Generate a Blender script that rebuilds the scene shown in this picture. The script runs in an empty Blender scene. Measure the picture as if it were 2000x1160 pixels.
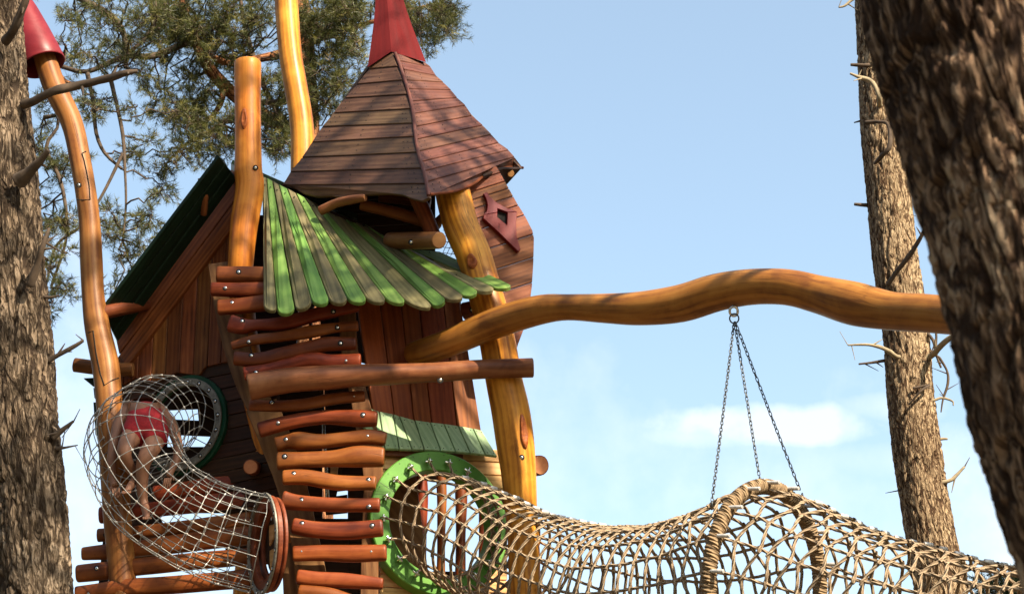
import bpy, math, random
import numpy as np
from mathutils import Vector, Matrix, noise as mnoise
R = math.radians
random.seed(7); rng = np.random.default_rng(7)
scene = bpy.context.scene
COL = scene.collection

# ------------------------------------------------------------------ camera
F = 3889.0                      # focal length in photo pixels (70 mm on 36 mm)
PITCH, ROLL = R(22.0), R(4.5)
CAM = np.array([0.0, 0.0, 1.6])
_r = np.array([1.0, 0, 0]); _f = np.array([0, math.cos(PITCH), math.sin(PITCH)]); _u = np.array([0, -math.sin(PITCH), math.cos(PITCH)])
RGT = _r*math.cos(ROLL) - _u*math.sin(ROLL)
UPV = _u*math.cos(ROLL) + _r*math.sin(ROLL)
cd = bpy.data.cameras.new('camera'); cam = bpy.data.objects.new('camera', cd); COL.objects.link(cam)
cd.lens = 70.0; cd.sensor_width = 36.0; cd.clip_start = 0.05; cd.clip_end = 5000
cam.matrix_world = Matrix(((RGT[0], UPV[0], -_f[0], CAM[0]), (RGT[1], UPV[1], -_f[1], CAM[1]), (RGT[2], UPV[2], -_f[2], CAM[2]), (0, 0, 0, 1)))
cd.dof.use_dof = True; cd.dof.focus_distance = 13.0; cd.dof.aperture_fstop = 6.3
scene.camera = cam

# ------------------------------------------------------------------ sky and sun
SUN_EL, SUN_A = R(38.0), R(46.0)      # SUN_A: from 'behind the camera' towards the right
SUN = np.array([math.sin(SUN_A)*math.cos(SUN_EL), -math.cos(SUN_A)*math.cos(SUN_EL), math.sin(SUN_EL)])
def pixdir(px, py):
    d = _f + RGT*(px-1000)/F + UPV*(580-py)/F
    return d/np.linalg.norm(d)
w = bpy.data.worlds.new('World'); scene.world = w; w.use_nodes = True
nt = w.node_tree; nt.nodes.clear()
def N(nt, t, **kw):
    n = nt.nodes.new(t)
    for k, v in kw.items():
        if k == 'inp':
            for a, b in v.items(): n.inputs[a].default_value = b
        else: setattr(n, k, v)
    return n
def math_(nt, op, a, b=None, c=None, clamp=False):
    n = nt.nodes.new('ShaderNodeMath'); n.operation = op; n.use_clamp = clamp
    for i, x in enumerate((a, b, c)):
        if x is None: continue
        if isinstance(x, (int, float)): n.inputs[i].default_value = x
        else: nt.links.new(x, n.inputs[i])
    return n.outputs[0]
sky = N(nt, 'ShaderNodeTexSky', sky_type='NISHITA', sun_disc=False, sun_elevation=SUN_EL, air_density=1.0, dust_density=1.6, ozone_density=1.6, altitude=50)
sky.sun_rotation = math.atan2(SUN[0], SUN[1])
SKY_STR = 0.12
bg = N(nt, 'ShaderNodeBackground'); bg.inputs[1].default_value = SKY_STR
wo = N(nt, 'ShaderNodeOutputWorld'); tc = N(nt, 'ShaderNodeTexCoord')
def dotn(vec):
    n = N(nt, 'ShaderNodeVectorMath', operation='DOT_PRODUCT'); nt.links.new(tc.outputs['Generated'], n.inputs[0]); n.inputs[1].default_value = tuple(vec); return n.outputs['Value']
ns = N(nt, 'ShaderNodeTexNoise', inp={'Scale': 24.0, 'Detail': 9.0, 'Roughness': 0.56})
nt.links.new(tc.outputs['Generated'], ns.inputs['Vector'])
n0 = math_(nt, 'MULTIPLY', math_(nt, 'SUBTRACT', ns.outputs[0], 0.5), 3.4)
tot = None
for (px, py, a, b, op, soft) in [(1520, 825, 262, 46, .34, .8), (1370, 850, 130, 32, .3, 1.5), (1760, 900, 180, 42, .25, 2.2), (1960, 1010, 200, 230, .6, 2.4), (60, 980, 420, 520, .55, 2.6), (1740, 800, 120, 34, .3, 1.4), (760, 1300, 1500, 620, .42, 3.0)]:
    c = pixdir(px, py)
    u = dotn(RGT); v = dotn(UPV)
    u = math_(nt, 'DIVIDE', math_(nt, 'SUBTRACT', u, float(np.dot(c, RGT))), a/F)
    v = math_(nt, 'DIVIDE', math_(nt, 'SUBTRACT', v, float(np.dot(c, UPV))), b/F)
    rr = math_(nt, 'ADD', math_(nt, 'MULTIPLY', u, u), math_(nt, 'MULTIPLY', v, v))
    m = math_(nt, 'DIVIDE', math_(nt, 'ADD', math_(nt, 'SUBTRACT', 1.0, rr), n0), soft, clamp=True)
    m = math_(nt, 'MULTIPLY', math_(nt, 'SMOOTH_MIN', m, 1.0, 0.1), op)
    m = math_(nt, 'MULTIPLY', m, math_(nt, 'GREATER_THAN', dotn(_f), 0.3))
    tot = m if tot is None else math_(nt, 'MAXIMUM', tot, m)
mix = N(nt, 'ShaderNodeMix', data_type='RGBA'); nt.links.new(tot, mix.inputs[0])
hz_ = N(nt, 'ShaderNodeMix', data_type='RGBA'); hz_.inputs[0].default_value = 0.12; hz_.inputs[7].default_value = (5.2, 5.6, 5.8, 1)   # thin high veil
tn = N(nt, 'ShaderNodeMix', data_type='RGBA', blend_type='MULTIPLY'); tn.inputs[0].default_value = 1; tn.inputs[7].default_value = (1.07, 1.09, .97, 1); nt.links.new(sky.outputs[0], tn.inputs[6]); nt.links.new(tn.outputs[2], hz_.inputs[6]); nt.links.new(hz_.outputs[2], mix.inputs[6]); mix.inputs[7].default_value = (6.3, 6.0, 5.9, 1)
nt.links.new(mix.outputs[2], bg.inputs[0]); nt.links.new(bg.outputs[0], wo.inputs[0])
sl = bpy.data.lights.new('sun', 'SUN'); sl.energy = 5.0; sl.angle = R(0.55); sl.color = (1.0, 0.86, 0.66)
so = bpy.data.objects.new('sun', sl); COL.objects.link(so)
so.rotation_euler = Vector(tuple(SUN)).to_track_quat('Z', 'Y').to_euler(); so.location = (20, -10, 20)
scene.view_settings.view_transform = 'Standard'; scene.view_settings.look = 'None'; scene.view_settings.gamma = 1
scene.view_settings.exposure = 1.2

# ------------------------------------------------------------------ placing helpers
def W(px, py, Y):
    """point on the vertical plane at distance Y seen at photo pixel (px, py)"""
    d = _f + RGT*(px-1000)/F + UPV*(580-py)/F
    return CAM + d*(Y/d[1])
def mpp(p): return float(np.dot(np.asarray(p)-CAM, _f))/F        # metres per photo pixel at a point
class Plane:                                                      # vertical wall plane
    def __init__(s, px, py, Y, slope):
        s.o = W(px, py, Y); s.ex = np.array([1, slope, 0.0]); s.ex /= np.linalg.norm(s.ex)
        s.n = np.array([s.ex[1], -s.ex[0], 0.0])                  # faces the viewer
    def P(s, px, py, out=0.0):
        d = _f + RGT*(px-1000)/F + UPV*(580-py)/F
        o = s.o + s.n*out
        return CAM + d*(np.dot(o-CAM, s.n)/np.dot(d, s.n))
FW = Plane(690, 700, 12.2, 0.50)      # wall facing right
LW = Plane(560, 700, 12.25, -0.50)    # wall facing left
UZ = np.array([0, 0, 1.0])
def nrm(v): v = np.asarray(v, float); return v/(np.linalg.norm(v)+1e-12)

# ------------------------------------------------------------------ object helpers
def thing(name, label, cat, loc=(0, 0, 0), group=None):
    o = bpy.data.objects.new(name, None); COL.objects.link(o); o.location = tuple(loc); o.empty_display_size = .2
    o['label'] = label; o['category'] = cat
    if group: o['group'] = group
    return o
def tag(o, label=None, cat=None, group=None, kind=None):
    for k, v in (('label', label), ('category', cat), ('group', group), ('kind', kind)):
        if v: o[k] = v
    return o
def root_loc(p):
    while p is not None and p.parent is not None: p = p.parent
    return np.array(p.location) if p is not None else np.zeros(3)
class MB:
    def __init__(s): s.v = []; s.g = []; s.r = []; s.f = []; s.m = []; s.n = 0; s.sm = []
    def add(s, verts, faces, gc=None, rnd=None, mat=0, smooth=True):
        verts = np.asarray(verts, float).reshape(-1, 3); k = len(verts)
        gc = verts if gc is None else np.asarray(gc, float).reshape(-1, 3)
        rr = random.random() if rnd is None else rnd
        s.v.append(verts); s.g.append(gc); s.r.append(np.full(k, rr))
        n = s.n
        s.f.extend([tuple(int(i)+n for i in fc) for fc in faces]); s.m.extend([mat]*len(faces)); s.sm.extend([smooth]*len(faces)); s.n += k
    def build(s, name, mats, parent=None, loc=None):
        if not isinstance(mats, (list, tuple)): mats = [mats]
        V = np.concatenate(s.v); off = root_loc(parent)
        if loc is not None: off = np.asarray(loc, float)
        me = bpy.data.meshes.new(name); me.from_pydata((V-off).tolist(), [], s.f)
        for m in mats: me.materials.append(m)
        me.polygons.foreach_set('material_index', s.m); me.polygons.foreach_set('use_smooth', s.sm)
        a = me.attributes.new('gc', 'FLOAT_VECTOR', 'POINT'); a.data.foreach_set('vector', np.concatenate(s.g).astype(np.float32).ravel())
        a = me.attributes.new('rnd', 'FLOAT', 'POINT'); a.data.foreach_set('value', np.concatenate(s.r).astype(np.float32))
        me.update()
        o = bpy.data.objects.new(name, me); COL.objects.link(o)
        if parent is not None: o.parent = parent
        elif loc is not None: o.location = tuple(loc)
        return o
def place(name, me, mat4, parent):          # link a shared mesh as a part at a world matrix
    o = bpy.data.objects.new(name, me); COL.objects.link(o); o.parent = parent
    M = mat4.copy(); M.translation = M.translation - Vector(tuple(root_loc(parent))); o.matrix_local = M
    return o
def basis(p, z, s=1.0):
    z = nrm(z); h = np.array([0, 0, 1.0]) if abs(z[2]) < .9 else np.array([1.0, 0, 0])
    x = nrm(np.cross(h, z)); y = np.cross(z, x)
    return Matrix(((x[0]*s, y[0]*s, z[0]*s, p[0]), (x[1]*s, y[1]*s, z[1]*s, p[1]), (x[2]*s, y[2]*s, z[2]*s, p[2]), (0, 0, 0, 1)))

def catmull(P, n_per=None, step=None, closed=False):
    """P (n,k); resample with Catmull-Rom; the first three columns are the position"""
    P = np.asarray(P, float)
    if len(P) == 2 and not closed: P = np.vstack([P[0], (P[0]+P[1])/2, P[1]])
    n = len(P); out = []
    segs = n if closed else n-1
    for i in range(segs):
        if closed: a, b, c, d = P[(i-1) % n], P[i], P[(i+1) % n], P[(i+2) % n]
        else:
            b, c = P[i], P[i+1]; a = P[i-1] if i > 0 else 2*b-c; d = P[i+2] if i+2 < n else 2*c-b
        k = n_per or max(1, int(round(np.linalg.norm(c[:3]-b[:3])/step)))
        t = (np.arange(k)/k)[:, None]
        out.append(0.5*((2*b)+(-a+c)*t+(2*a-5*b+4*c-d)*t**2+(-a+3*b-3*c+d)*t**3))
    if not closed: out.append(P[-1:])
    return np.concatenate(out)
def frames(P, closed=False):
    T = np.gradient(P, axis=0)
    if closed: T = np.roll(P, -1, 0)-np.roll(P, 1, 0)
    T /= np.linalg.norm(T, axis=1)[:, None]+1e-12
    h = np.array([0, 0, 1.0]) if abs(T[0][2]) < .9 else np.array([0, 1.0, 0])
    x = nrm(np.cross(T[0], h)); X = [x]
    for i in range(1, len(P)):
        x = x-T[i]*np.dot(x, T[i]); x = nrm(x); X.append(x)
    X = np.array(X)
    if closed:                      # spread the residual twist
        x = X[-1]-T[0]*np.dot(X[-1], T[0]); x = nrm(x); Y0 = np.cross(T[0], X[0])
        ang = math.atan2(np.dot(x, Y0), np.dot(x, X[0])); A = -ang*np.arange(len(P))/len(P)
        Y = np.cross(T, X); X = X*np.cos(A)[:, None]+Y*np.sin(A)[:, None]
    return T, X, np.cross(T, X)
def vnoise(x, y, z, seed=0):
    """cheap smooth noise, vectorised: sum of sines"""
    s = seed*1.7
    return (np.sin(x*1.0+1.3*np.sin(y*.9+s)+s)+np.sin(y*1.3+1.1*np.sin(z*1.1-s)+2*s)+np.sin(z*1.2+1.4*np.sin(x*.8+s)-s))/3
def tube(mb, P, rad, n=12, closed=False, cap=True, lump=0.0, flat=1.0, flatdir=None, mat=0, capmat=None, rnd=None, sq=0.0, bev=0.12, lobes=0, pitch=.08, seed=None, smooth=True, hfreq=9.0, facet=0.0):
    P = np.asarray(P, float); rad = np.broadcast_to(np.asarray(rad, float), (len(P),)).copy()
    seed = random.random()*50 if seed is None else seed
    if cap and not closed and bev > 0:
        a = nrm(P[1]-P[0]); b = nrm(P[-1]-P[-2]); L0 = rad[0]*bev; L1 = rad[-1]*bev
        P = np.vstack([P[0], P[0]+a*L0*.35, P[0]+a*L0, P[1:-1], P[-1]-b*L1, P[-1]-b*L1*.35, P[-1]])
        rad = np.concatenate([[rad[0]*(1-bev), rad[0]*(1-bev*.3), rad[0]], rad[1:-1], [rad[-1], rad[-1]*(1-bev*.3), rad[-1]*(1-bev)]])
    T, X, Y = frames(P, closed); m = len(P)
    th = np.arange(n)/n*2*math.pi
    L = np.concatenate([[0], np.cumsum(np.linalg.norm(np.diff(P, axis=0), axis=1))])
    TH = np.tile(th, (m, 1)); RR = np.tile(rad[:, None], (1, n))
    if sq: RR = RR*(1+sq*(1/np.maximum(np.abs(np.cos(TH)), np.abs(np.sin(TH)))-1))
    if lump:
        u = L[:, None]*hfreq
        RR = RR*(1+lump*(vnoise(u+0*TH, np.cos(TH)*1.5+seed, np.sin(TH)*1.5, seed)+.6*vnoise(u*2.3+0*TH, np.cos(TH)*2.5, np.sin(TH)*2.5+seed, seed+3)))
    if facet:                        # knife-hewn flats
        k = 5; ph = 0.0
        a = ((TH+ph+seed) % (2*math.pi/k))-math.pi/k
        RR = RR*(1-facet+facet*math.cos(math.pi/k)/np.cos(a)*1.1)
    if lobes: RR = RR*(1+.13*np.cos(lobes*(TH)-2*math.pi*L[:, None]/pitch*1.0))
    O = X[:, None, :]*(RR*np.cos(TH))[:, :, None]+Y[:, None, :]*(RR*np.sin(TH))[:, :, None]
    if flat != 1.0:
        fd = nrm(flatdir if flatdir is not None else _f); O = O-(O@fd)[:, :, None]*fd*(1-flat)
    V = P[:, None, :]+O
    G = np.stack([np.tile(L[:, None], (1, n))+seed, RR*np.cos(TH), RR*np.sin(TH)], -1)
    idx = np.arange(m*n).reshape(m, n); fs = []
    last = m if closed else m-1
    for i in range(last):
        j = (i+1) % m; a = idx[i]; b = idx[j]
        a1 = np.roll(a, -1); b1 = np.roll(b, -1)
        fs.append(np.stack([a, a1, b1, b], -1))
    fs = np.concatenate(fs).tolist()
    rnd = random.random() if rnd is None else rnd
    mb.add(V.reshape(-1, 3), fs, G.reshape(-1, 3), rnd, mat, smooth)
    if cap and not closed:
        for (ring, c, rev) in ((0, P[0], True), (m-1, P[-1], False)):
            vv = np.vstack([V[ring], c[None]]); gg = np.vstack([G[ring], [[G[ring][0][0], 0, 0]]])
            k = n
            fcs = [(i, (i+1) % n, k) if not rev else ((i+1) % n, i, k) for i in range(n)]
            mb.add(vv, fcs, gg, rnd, mat if capmat is None else capmat, False)
    return V
def logpx(mb, pts, step=.035, **kw):
    """pts: (px, py, Y, r_px)"""
    A = []
    for (px, py, Y, r) in pts:
        p = W(px, py, Y); A.append([*p, r*mpp(p)])
    A = catmull(A, step=step); tube(mb, A[:, :3], A[:, 3], **kw); return A
def inset(poly, d):
    poly = np.asarray(poly, float); n = len(poly)
    if n < 3: return poly
    ar = 0.5*np.sum(poly[:, 0]*np.roll(poly[:, 1], -1)-np.roll(poly[:, 0], -1)*poly[:, 1]); sg = 1 if ar > 0 else -1
    out = []
    for i in range(n):
        a, b, c = poly[i-1], poly[i], poly[(i+1) % n]
        e1 = b-a; e2 = c-b; l1 = np.linalg.norm(e1)+1e-9; l2 = np.linalg.norm(e2)+1e-9
        n1 = np.array([-e1[1], e1[0]])/l1*sg; n2 = np.array([-e2[1], e2[0]])/l2*sg
        m = n1+n2; out.append(b+m*2*d/max(.8, float(np.dot(m, m))))
    return np.array(out)
def slab(mb, poly3, t, bev=.004, udir=None, mat=0, rnd=None, front=None):
    """a board: planar-ish outline seen by the viewer, extruded away from the viewer"""
    Pp = np.asarray(poly3, float); c = Pp.mean(0)
    nn = np.zeros(3)
    for i in range(len(Pp)): nn += np.cross(Pp[i]-c, Pp[(i+1) % len(Pp)]-c)
    nn = nrm(nn)
    if (np.dot(nn, CAM-c) < 0) if front is None else (np.dot(nn, front) < 0): nn = -nn; Pp = Pp[::-1]
    ud = nrm(udir) if udir is not None else nrm(Pp[1]-Pp[0]); ud = nrm(ud-nn*np.dot(ud, nn)); vd = np.cross(nn, ud)
    uv = np.stack([(Pp-c)@ud, (Pp-c)@vd], -1); h = (Pp-c)@nn
    iu = inset(uv, bev)
    F0 = c+iu[:, :1]*ud+iu[:, 1:]*vd+h[:, None]*nn
    F1 = Pp-nn*bev; F2 = Pp-nn*t
    n = len(Pp); V = np.vstack([F0, F1, F2]); off = random.random()*40
    G = np.stack([(V-c)@ud+off, (V-c)@vd+off*.7, (V-c)@nn], -1)
    fs = [tuple(range(n)), tuple(range(3*n-1, 2*n-1, -1))]
    for i in range(n):
        j = (i+1) % n
        fs.append((i, n+i, n+j, j)); fs.append((n+i, 2*n+i, 2*n+j, n+j))
    mb.add(V, fs, G, rnd, mat, False)
    return nn
def clip(poly, a, b, c):
    """keep a*x+b*y+c >= 0"""
    out = []; n = len(poly)
    for i in range(n):
        p, q = poly[i], poly[(i+1) % n]; dp = a*p[0]+b*p[1]+c; dq = a*q[0]+b*q[1]+c
        if dp >= 0: out.append(p)
        if dp*dq < 0: t = dp/(dp-dq); out.append((p[0]+(q[0]-p[0])*t, p[1]+(q[1]-p[1])*t))
    return out
def line(p, q): return (q[1]-p[1], -(q[0]-p[0]), -(q[1]-p[1])*p[0]+(q[0]-p[0])*p[1])
def inpoly(p, poly, m=0.0):
    c = False; n = len(poly)
    for i in range(n):
        (x0, y0), (x1, y1) = poly[i], poly[(i+1) % n]
        if (y0 > p[1]) != (y1 > p[1]) and p[0] < (x1-x0)*(p[1]-y0)/(y1-y0)+x0: c = not c
        L = math.hypot(x1-x0, y1-y0)+1e-9
        t = max(0, min(1, ((p[0]-x0)*(x1-x0)+(p[1]-y0)*(y1-y0))/L/L)); 
        if math.hypot(p[0]-x0-t*(x1-x0), p[1]-y0-t*(y1-y0)) < m: return False
    return c
def nail(mb, p, n, r=.005, mat=1):
    M = basis(p, n); x = np.array(M.col[0][:3]); y = np.array(M.col[1][:3]); n = nrm(n)
    ring = [p+x*r*math.cos(a)+y*r*math.sin(a)-n*.002 for a in np.arange(6)*math.pi/3]; top = [q+n*.0035-(q-p)*.25 for q in ring]
    mb.add(np.array(ring+top+[p+n*.0022]), [(i, (i+1) % 6, 6+(i+1) % 6, 6+i) for i in range(6)]+[(6+i, 6+(i+1) % 6, 12) for i in range(6)], None, .5, mat, False)
def plank_wall(mb, outline, lines, plane, t=.022, gap=.9, along='x', hole=None, out=0.0, nails=True, jitter=.003, mat=0, nailmat=1):
    """outline in photo pixels; lines: seams ((x0,y0),(x1,y1)) in order; hole (cx,cy,a,b) in pixels"""
    for k in range(len(lines)-1):
        (p0, q0), (p1, q1) = lines[k], lines[k+1]
        A = line(p0, q0); B = line(p1, q1); mid = ((p1[0]+q1[0])/2, (p1[1]+q1[1])/2); midA = ((p0[0]+q0[0])/2, (p0[1]+q0[1])/2)
        sa = 1 if A[0]*mid[0]+A[1]*mid[1]+A[2] > 0 else -1; sb = 1 if B[0]*midA[0]+B[1]*midA[1]+B[2] > 0 else -1
        la = math.hypot(A[0], A[1]); lb = math.hypot(B[0], B[1])
        poly = clip(outline, sa*A[0], sa*A[1], sa*A[2]-gap*la); poly = clip(poly, sb*B[0], sb*B[1], sb*B[2]-gap*lb) if len(poly) > 2 else poly
        if len(poly) < 3: continue
        pieces = [poly]
        if hole:
            cx, cy, a, b = hole
            ys = [p[1] for p in poly if abs(p[0]-cx) < 2*a] or [p[1] for p in poly]
            ym = (q0[1]+q1[1]+p0[1]+p1[1])/4; 
            if abs(ym-cy) < b*1.0:
                pieces = []
                for sg in (-1, 1):
                    hw = lambda y: a*math.sqrt(max(0.0, 1-((y-cy)/b)**2))
                    y0 = (p0[1]+q0[1])/2; y1 = (p1[1]+q1[1])/2
                    e0 = (cx+sg*hw(y0), y0); e1 = (cx+sg*hw(y1), y1)
                    Lc = line(e0, e1); tst = (cx+sg*5*a, cy); s_ = 1 if Lc[0]*tst[0]+Lc[1]*tst[1]+Lc[2] > 0 else -1
                    pc = clip(poly, s_*Lc[0], s_*Lc[1], s_*Lc[2])
                    if len(pc) > 2: pieces.append(pc)
        rnd = random.random(); o = out+random.uniform(-jitter, jitter)
        for pc in pieces:
            cl = [pc[0]]
            for q in pc[1:]:
                if math.hypot(q[0]-cl[-1][0], q[1]-cl[-1][1]) > .8: cl.append(q)
            if math.hypot(cl[0][0]-cl[-1][0], cl[0][1]-cl[-1][1]) < .8: cl.pop()
            if len(cl) < 3: continue
            u = plane.P(*q0)-plane.P(*p0)
            slab(mb, [plane.P(x, y, o) for x, y in cl], t, .003, u, mat, rnd)
            if nails:
                mu = np.array([q0[0]-p0[0], q0[1]-p0[1]], float); mu /= np.linalg.norm(mu); mv = np.array([-mu[1], mu[0]])
                C = np.array(cl); s = C@mu; cen = C.mean(0); hw_ = (np.ptp(C@mv))*.25
                for e in (s.min()+5, s.max()-5):
                    for sg in (-1, 1):
                        q = cen+mu*(e-cen@mu)+mv*sg*hw_+np.array([random.uniform(-1, 1), random.uniform(-1, 1)])
                        if inpoly(q, cl, 1.5): nail(mb, plane.P(q[0], q[1], o), plane.n, .0045, nailmat)
def annulus(mb, c, ex, ey, n, Ro, Ri, t, seg=72, bev=.006, mat=0):
    c = np.asarray(c); V = []; G = []
    prof = [(Ri, -t), (Ri, -bev), (Ri+bev, 0), (Ro-bev, 0), (Ro, -bev), (Ro, -t)]
    for i in range(seg):
        a = 2*math.pi*i/seg; d = ex*math.cos(a)+ey*math.sin(a)
        for (r, h) in prof: V.append(c+d*r+n*h); G.append((r*math.cos(a), r*math.sin(a), h))
    k = len(prof); fs = []
    for i in range(seg):
        j = (i+1) % seg
        for q in range(k): fs.append((i*k+q, i*k+(q+1) % k, j*k+(q+1) % k, j*k+q))
    mb.add(V, fs, G, .5, mat, False)
def bevel_box(mb, c, ax, ay, az, sx, sy, sz, mat=0):
    P4 = [c-ax*sx/2-ay*sy/2+az*sz/2, c+ax*sx/2-ay*sy/2+az*sz/2, c+ax*sx/2+ay*sy/2+az*sz/2, c-ax*sx/2+ay*sy/2+az*sz/2]
    slab(mb, P4, sz, .003, ax, mat, front=az)
# ------------------------------------------------------------------ materials
def newmat(name):
    m = bpy.data.materials.new(name); m.use_nodes = True; nt = m.node_tree
    return m, nt, nt.nodes['Principled BSDF']
def ramp(nt, fac, stops):
    r = nt.nodes.new('ShaderNodeValToRGB'); cr = r.color_ramp
    while len(cr.elements) < len(stops): cr.elements.new(.5)
    for e, (p, c) in zip(cr.elements, stops): e.position = p; e.color = (*c, 1) if len(c) == 3 else c
    nt.links.new(fac, r.inputs[0]); return r.outputs[0]
def wood(name, cols, checks=.5, grain=18.0, long=1.1, rough=.45, coat=0.0, bump=.25, blotch=.35, var=.25, knots=0.0, weather=None, huevar=.012):
    """cols: dark, mid, light linear colours; grain follows the board (attribute gc, x = along)"""
    m, nt, bs = newmat(name); L = nt.links.new
    at = N(nt, 'ShaderNodeAttribute', attribute_name='gc'); rn = N(nt, 'ShaderNodeAttribute', attribute_name='rnd')
    mp = N(nt, 'ShaderNodeMapping'); mp.inputs['Scale'].default_value = (long, grain, grain); L(at.outputs['Vector'], mp.inputs[0])
    ad = N(nt, 'ShaderNodeVectorMath', operation='ADD'); L(mp.outputs[0], ad.inputs[0])
    cb = N(nt, 'ShaderNodeCombineXYZ'); L(math_(nt, 'MULTIPLY', rn.outputs['Fac'], 37.0), cb.inputs[0]); L(math_(nt, 'MULTIPLY', rn.outputs['Fac'], 91.0), cb.inputs[1]); L(cb.outputs[0], ad.inputs[1])
    n1 = N(nt, 'ShaderNodeTexNoise', inp={'Scale': 1.0, 'Detail': 9.0, 'Roughness': .62, 'Distortion': 1.1}); L(ad.outputs[0], n1.inputs['Vector'])
    n2 = N(nt, 'ShaderNodeTexNoise', inp={'Scale': 4.5, 'Detail': 3.0, 'Roughness': .6, 'Distortion': .4}); L(at.outputs['Vector'], n2.inputs['Vector'])
    wv = N(nt, 'ShaderNodeTexWave', wave_type='BANDS', bands_direction='Y', inp={'Scale': .35, 'Distortion': 5.0, 'Detail': 3.0, 'Detail Scale': .6}); L(ad.outputs[0], wv.inputs['Vector'])
    f = math_(nt, 'ADD', math_(nt, 'MULTIPLY', n1.outputs[0], .86), math_(nt, 'MULTIPLY', wv.outputs['Fac'], .14))
    f = math_(nt, 'ADD', f, math_(nt, 'MULTIPLY', math_(nt, 'SUBTRACT', n2.outputs[0], .5), blotch))
    c = ramp(nt, f, [(.28, cols[0]), (.52, cols[1]), (.78, cols[2])])
    if knots:
        vo = N(nt, 'ShaderNodeTexVoronoi', inp={'Scale': knots}); mk = N(nt, 'ShaderNodeMapping'); mk.inputs['Scale'].default_value = (.45, 1, 1)
        L(at.outputs['Vector'], mk.inputs[0]); L(mk.outputs[0], vo.inputs['Vector'])
        k = math_(nt, 'MULTIPLY', math_(nt, 'SUBTRACT', 1.0, math_(nt, 'MULTIPLY', vo.outputs['Distance'], knots*.9), clamp=True), .9, clamp=True)
        k = math_(nt, 'POWER', k, 3.0)
        mx = N(nt, 'ShaderNodeMix', data_type='RGBA'); L(k, mx.inputs[0]); L(c, mx.inputs[6]); mx.inputs[7].default_value = (*[x*.45 for x in cols[0]], 1); c = mx.outputs[2]
    if weather:                      # worn, grey and mottled paint
        n3 = N(nt, 'ShaderNodeTexNoise', inp={'Scale': 9.0, 'Detail': 8.0, 'Roughness': .7}); L(at.outputs['Vector'], n3.inputs['Vector'])
        mw = math_(nt, 'MULTIPLY', math_(nt, 'SUBTRACT', math_(nt, 'ADD', math_(nt, 'MULTIPLY', n3.outputs[0], .6), math_(nt, 'MULTIPLY', n1.outputs[0], .4)), .47), 6.0, clamp=True)
        mx = N(nt, 'ShaderNodeMix', data_type='RGBA'); L(math_(nt, 'MULTIPLY', mw, weather[1]), mx.inputs[0]); L(c, mx.inputs[6]); mx.inputs[7].default_value = (*weather[0], 1); c = mx.outputs[2]
    cm = N(nt, 'ShaderNodeMapping'); cm.inputs['Scale'].default_value = (.9, 20, 20); L(at.outputs['Vector'], cm.inputs[0]); ca = N(nt, 'ShaderNodeVectorMath', operation='ADD'); L(cm.outputs[0], ca.inputs[0]); L(cb.outputs[0], ca.inputs[1])
    nc = N(nt, 'ShaderNodeTexNoise', inp={'Scale': 1.0, 'Detail': 2.0, 'Roughness': .5}); L(ca.outputs[0], nc.inputs['Vector'])
    nm_ = N(nt, 'ShaderNodeTexNoise', inp={'Scale': 2.2, 'Detail': 2.0}); L(at.outputs['Vector'], nm_.inputs['Vector'])
    ck = math_(nt, 'SUBTRACT', 1.0, math_(nt, 'MULTIPLY', math_(nt, 'ABSOLUTE', math_(nt, 'SUBTRACT', nc.outputs[0], .5)), 75.0), clamp=True)
    ck = math_(nt, 'MULTIPLY', ck, math_(nt, 'MULTIPLY', math_(nt, 'SUBTRACT', nm_.outputs[0], .50), 9.0, clamp=True), clamp=True)
    ns_ = N(nt, 'ShaderNodeTexNoise', inp={'Scale': 60.0, 'Detail': 3.0, 'Roughness': .7}); L(at.outputs['Vector'], ns_.inputs['Vector'])
    sp_ = math_(nt, 'MULTIPLY', math_(nt, 'SUBTRACT', ns_.outputs[0], .62), 7.0, clamp=True)
    mc = N(nt, 'ShaderNodeMix', data_type='RGBA'); L(math_(nt, 'MAXIMUM', math_(nt, 'MULTIPLY', ck, checks), math_(nt, 'MULTIPLY', sp_, .45)), mc.inputs[0]); L(c, mc.inputs[6]); mc.inputs[7].default_value = (*[x*.30 for x in cols[0]], 1); c = mc.outputs[2]
    hs = N(nt, 'ShaderNodeHueSaturation'); L(c, hs.inputs['Color'])
    L(math_(nt, 'ADD', math_(nt, 'MULTIPLY', rn.outputs['Fac'], 2*var), 1-var), hs.inputs['Value'])
    r2 = math_(nt, 'FRACT', math_(nt, 'MULTIPLY', rn.outputs['Fac'], 7.31))
    L(math_(nt, 'ADD', math_(nt, 'MULTIPLY', r2, 2*huevar), .5-huevar), hs.inputs['Hue'])
    L(hs.outputs[0], bs.inputs['Base Color'])
    L(math_(nt, 'ADD', math_(nt, 'MULTIPLY', n1.outputs[0], .35), rough-.17), bs.inputs['Roughness'])
    bs.inputs['Specular IOR Level'].default_value = .24; bs.inputs['Coat Weight'].default_value = coat*.3; bs.inputs['Coat Roughness'].default_value = .28
    bp = N(nt, 'ShaderNodeBump'); bp.inputs['Strength'].default_value = bump; bp.inputs['Distance'].default_value = .006
    L(math_(nt, 'SUBTRACT', math_(nt, 'ADD', n1.outputs[0], math_(nt, 'MULTIPLY', n2.outputs[0], .5)), math_(nt, 'MULTIPLY', ck, checks)), bp.inputs['Height']); L(bp.outputs[0], bs.inputs['Normal'])
    return m
M = {}
M['honey'] = wood('honey varnished pole', [(0.3028, 0.0925, 0.0111), (0.5823, 0.2175, 0.0236), (0.7452, 0.3261, 0.0429)], grain=28, long=1.0, rough=.42, coat=.25, bump=.12, blotch=.9, var=.07, knots=1.6)
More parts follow.
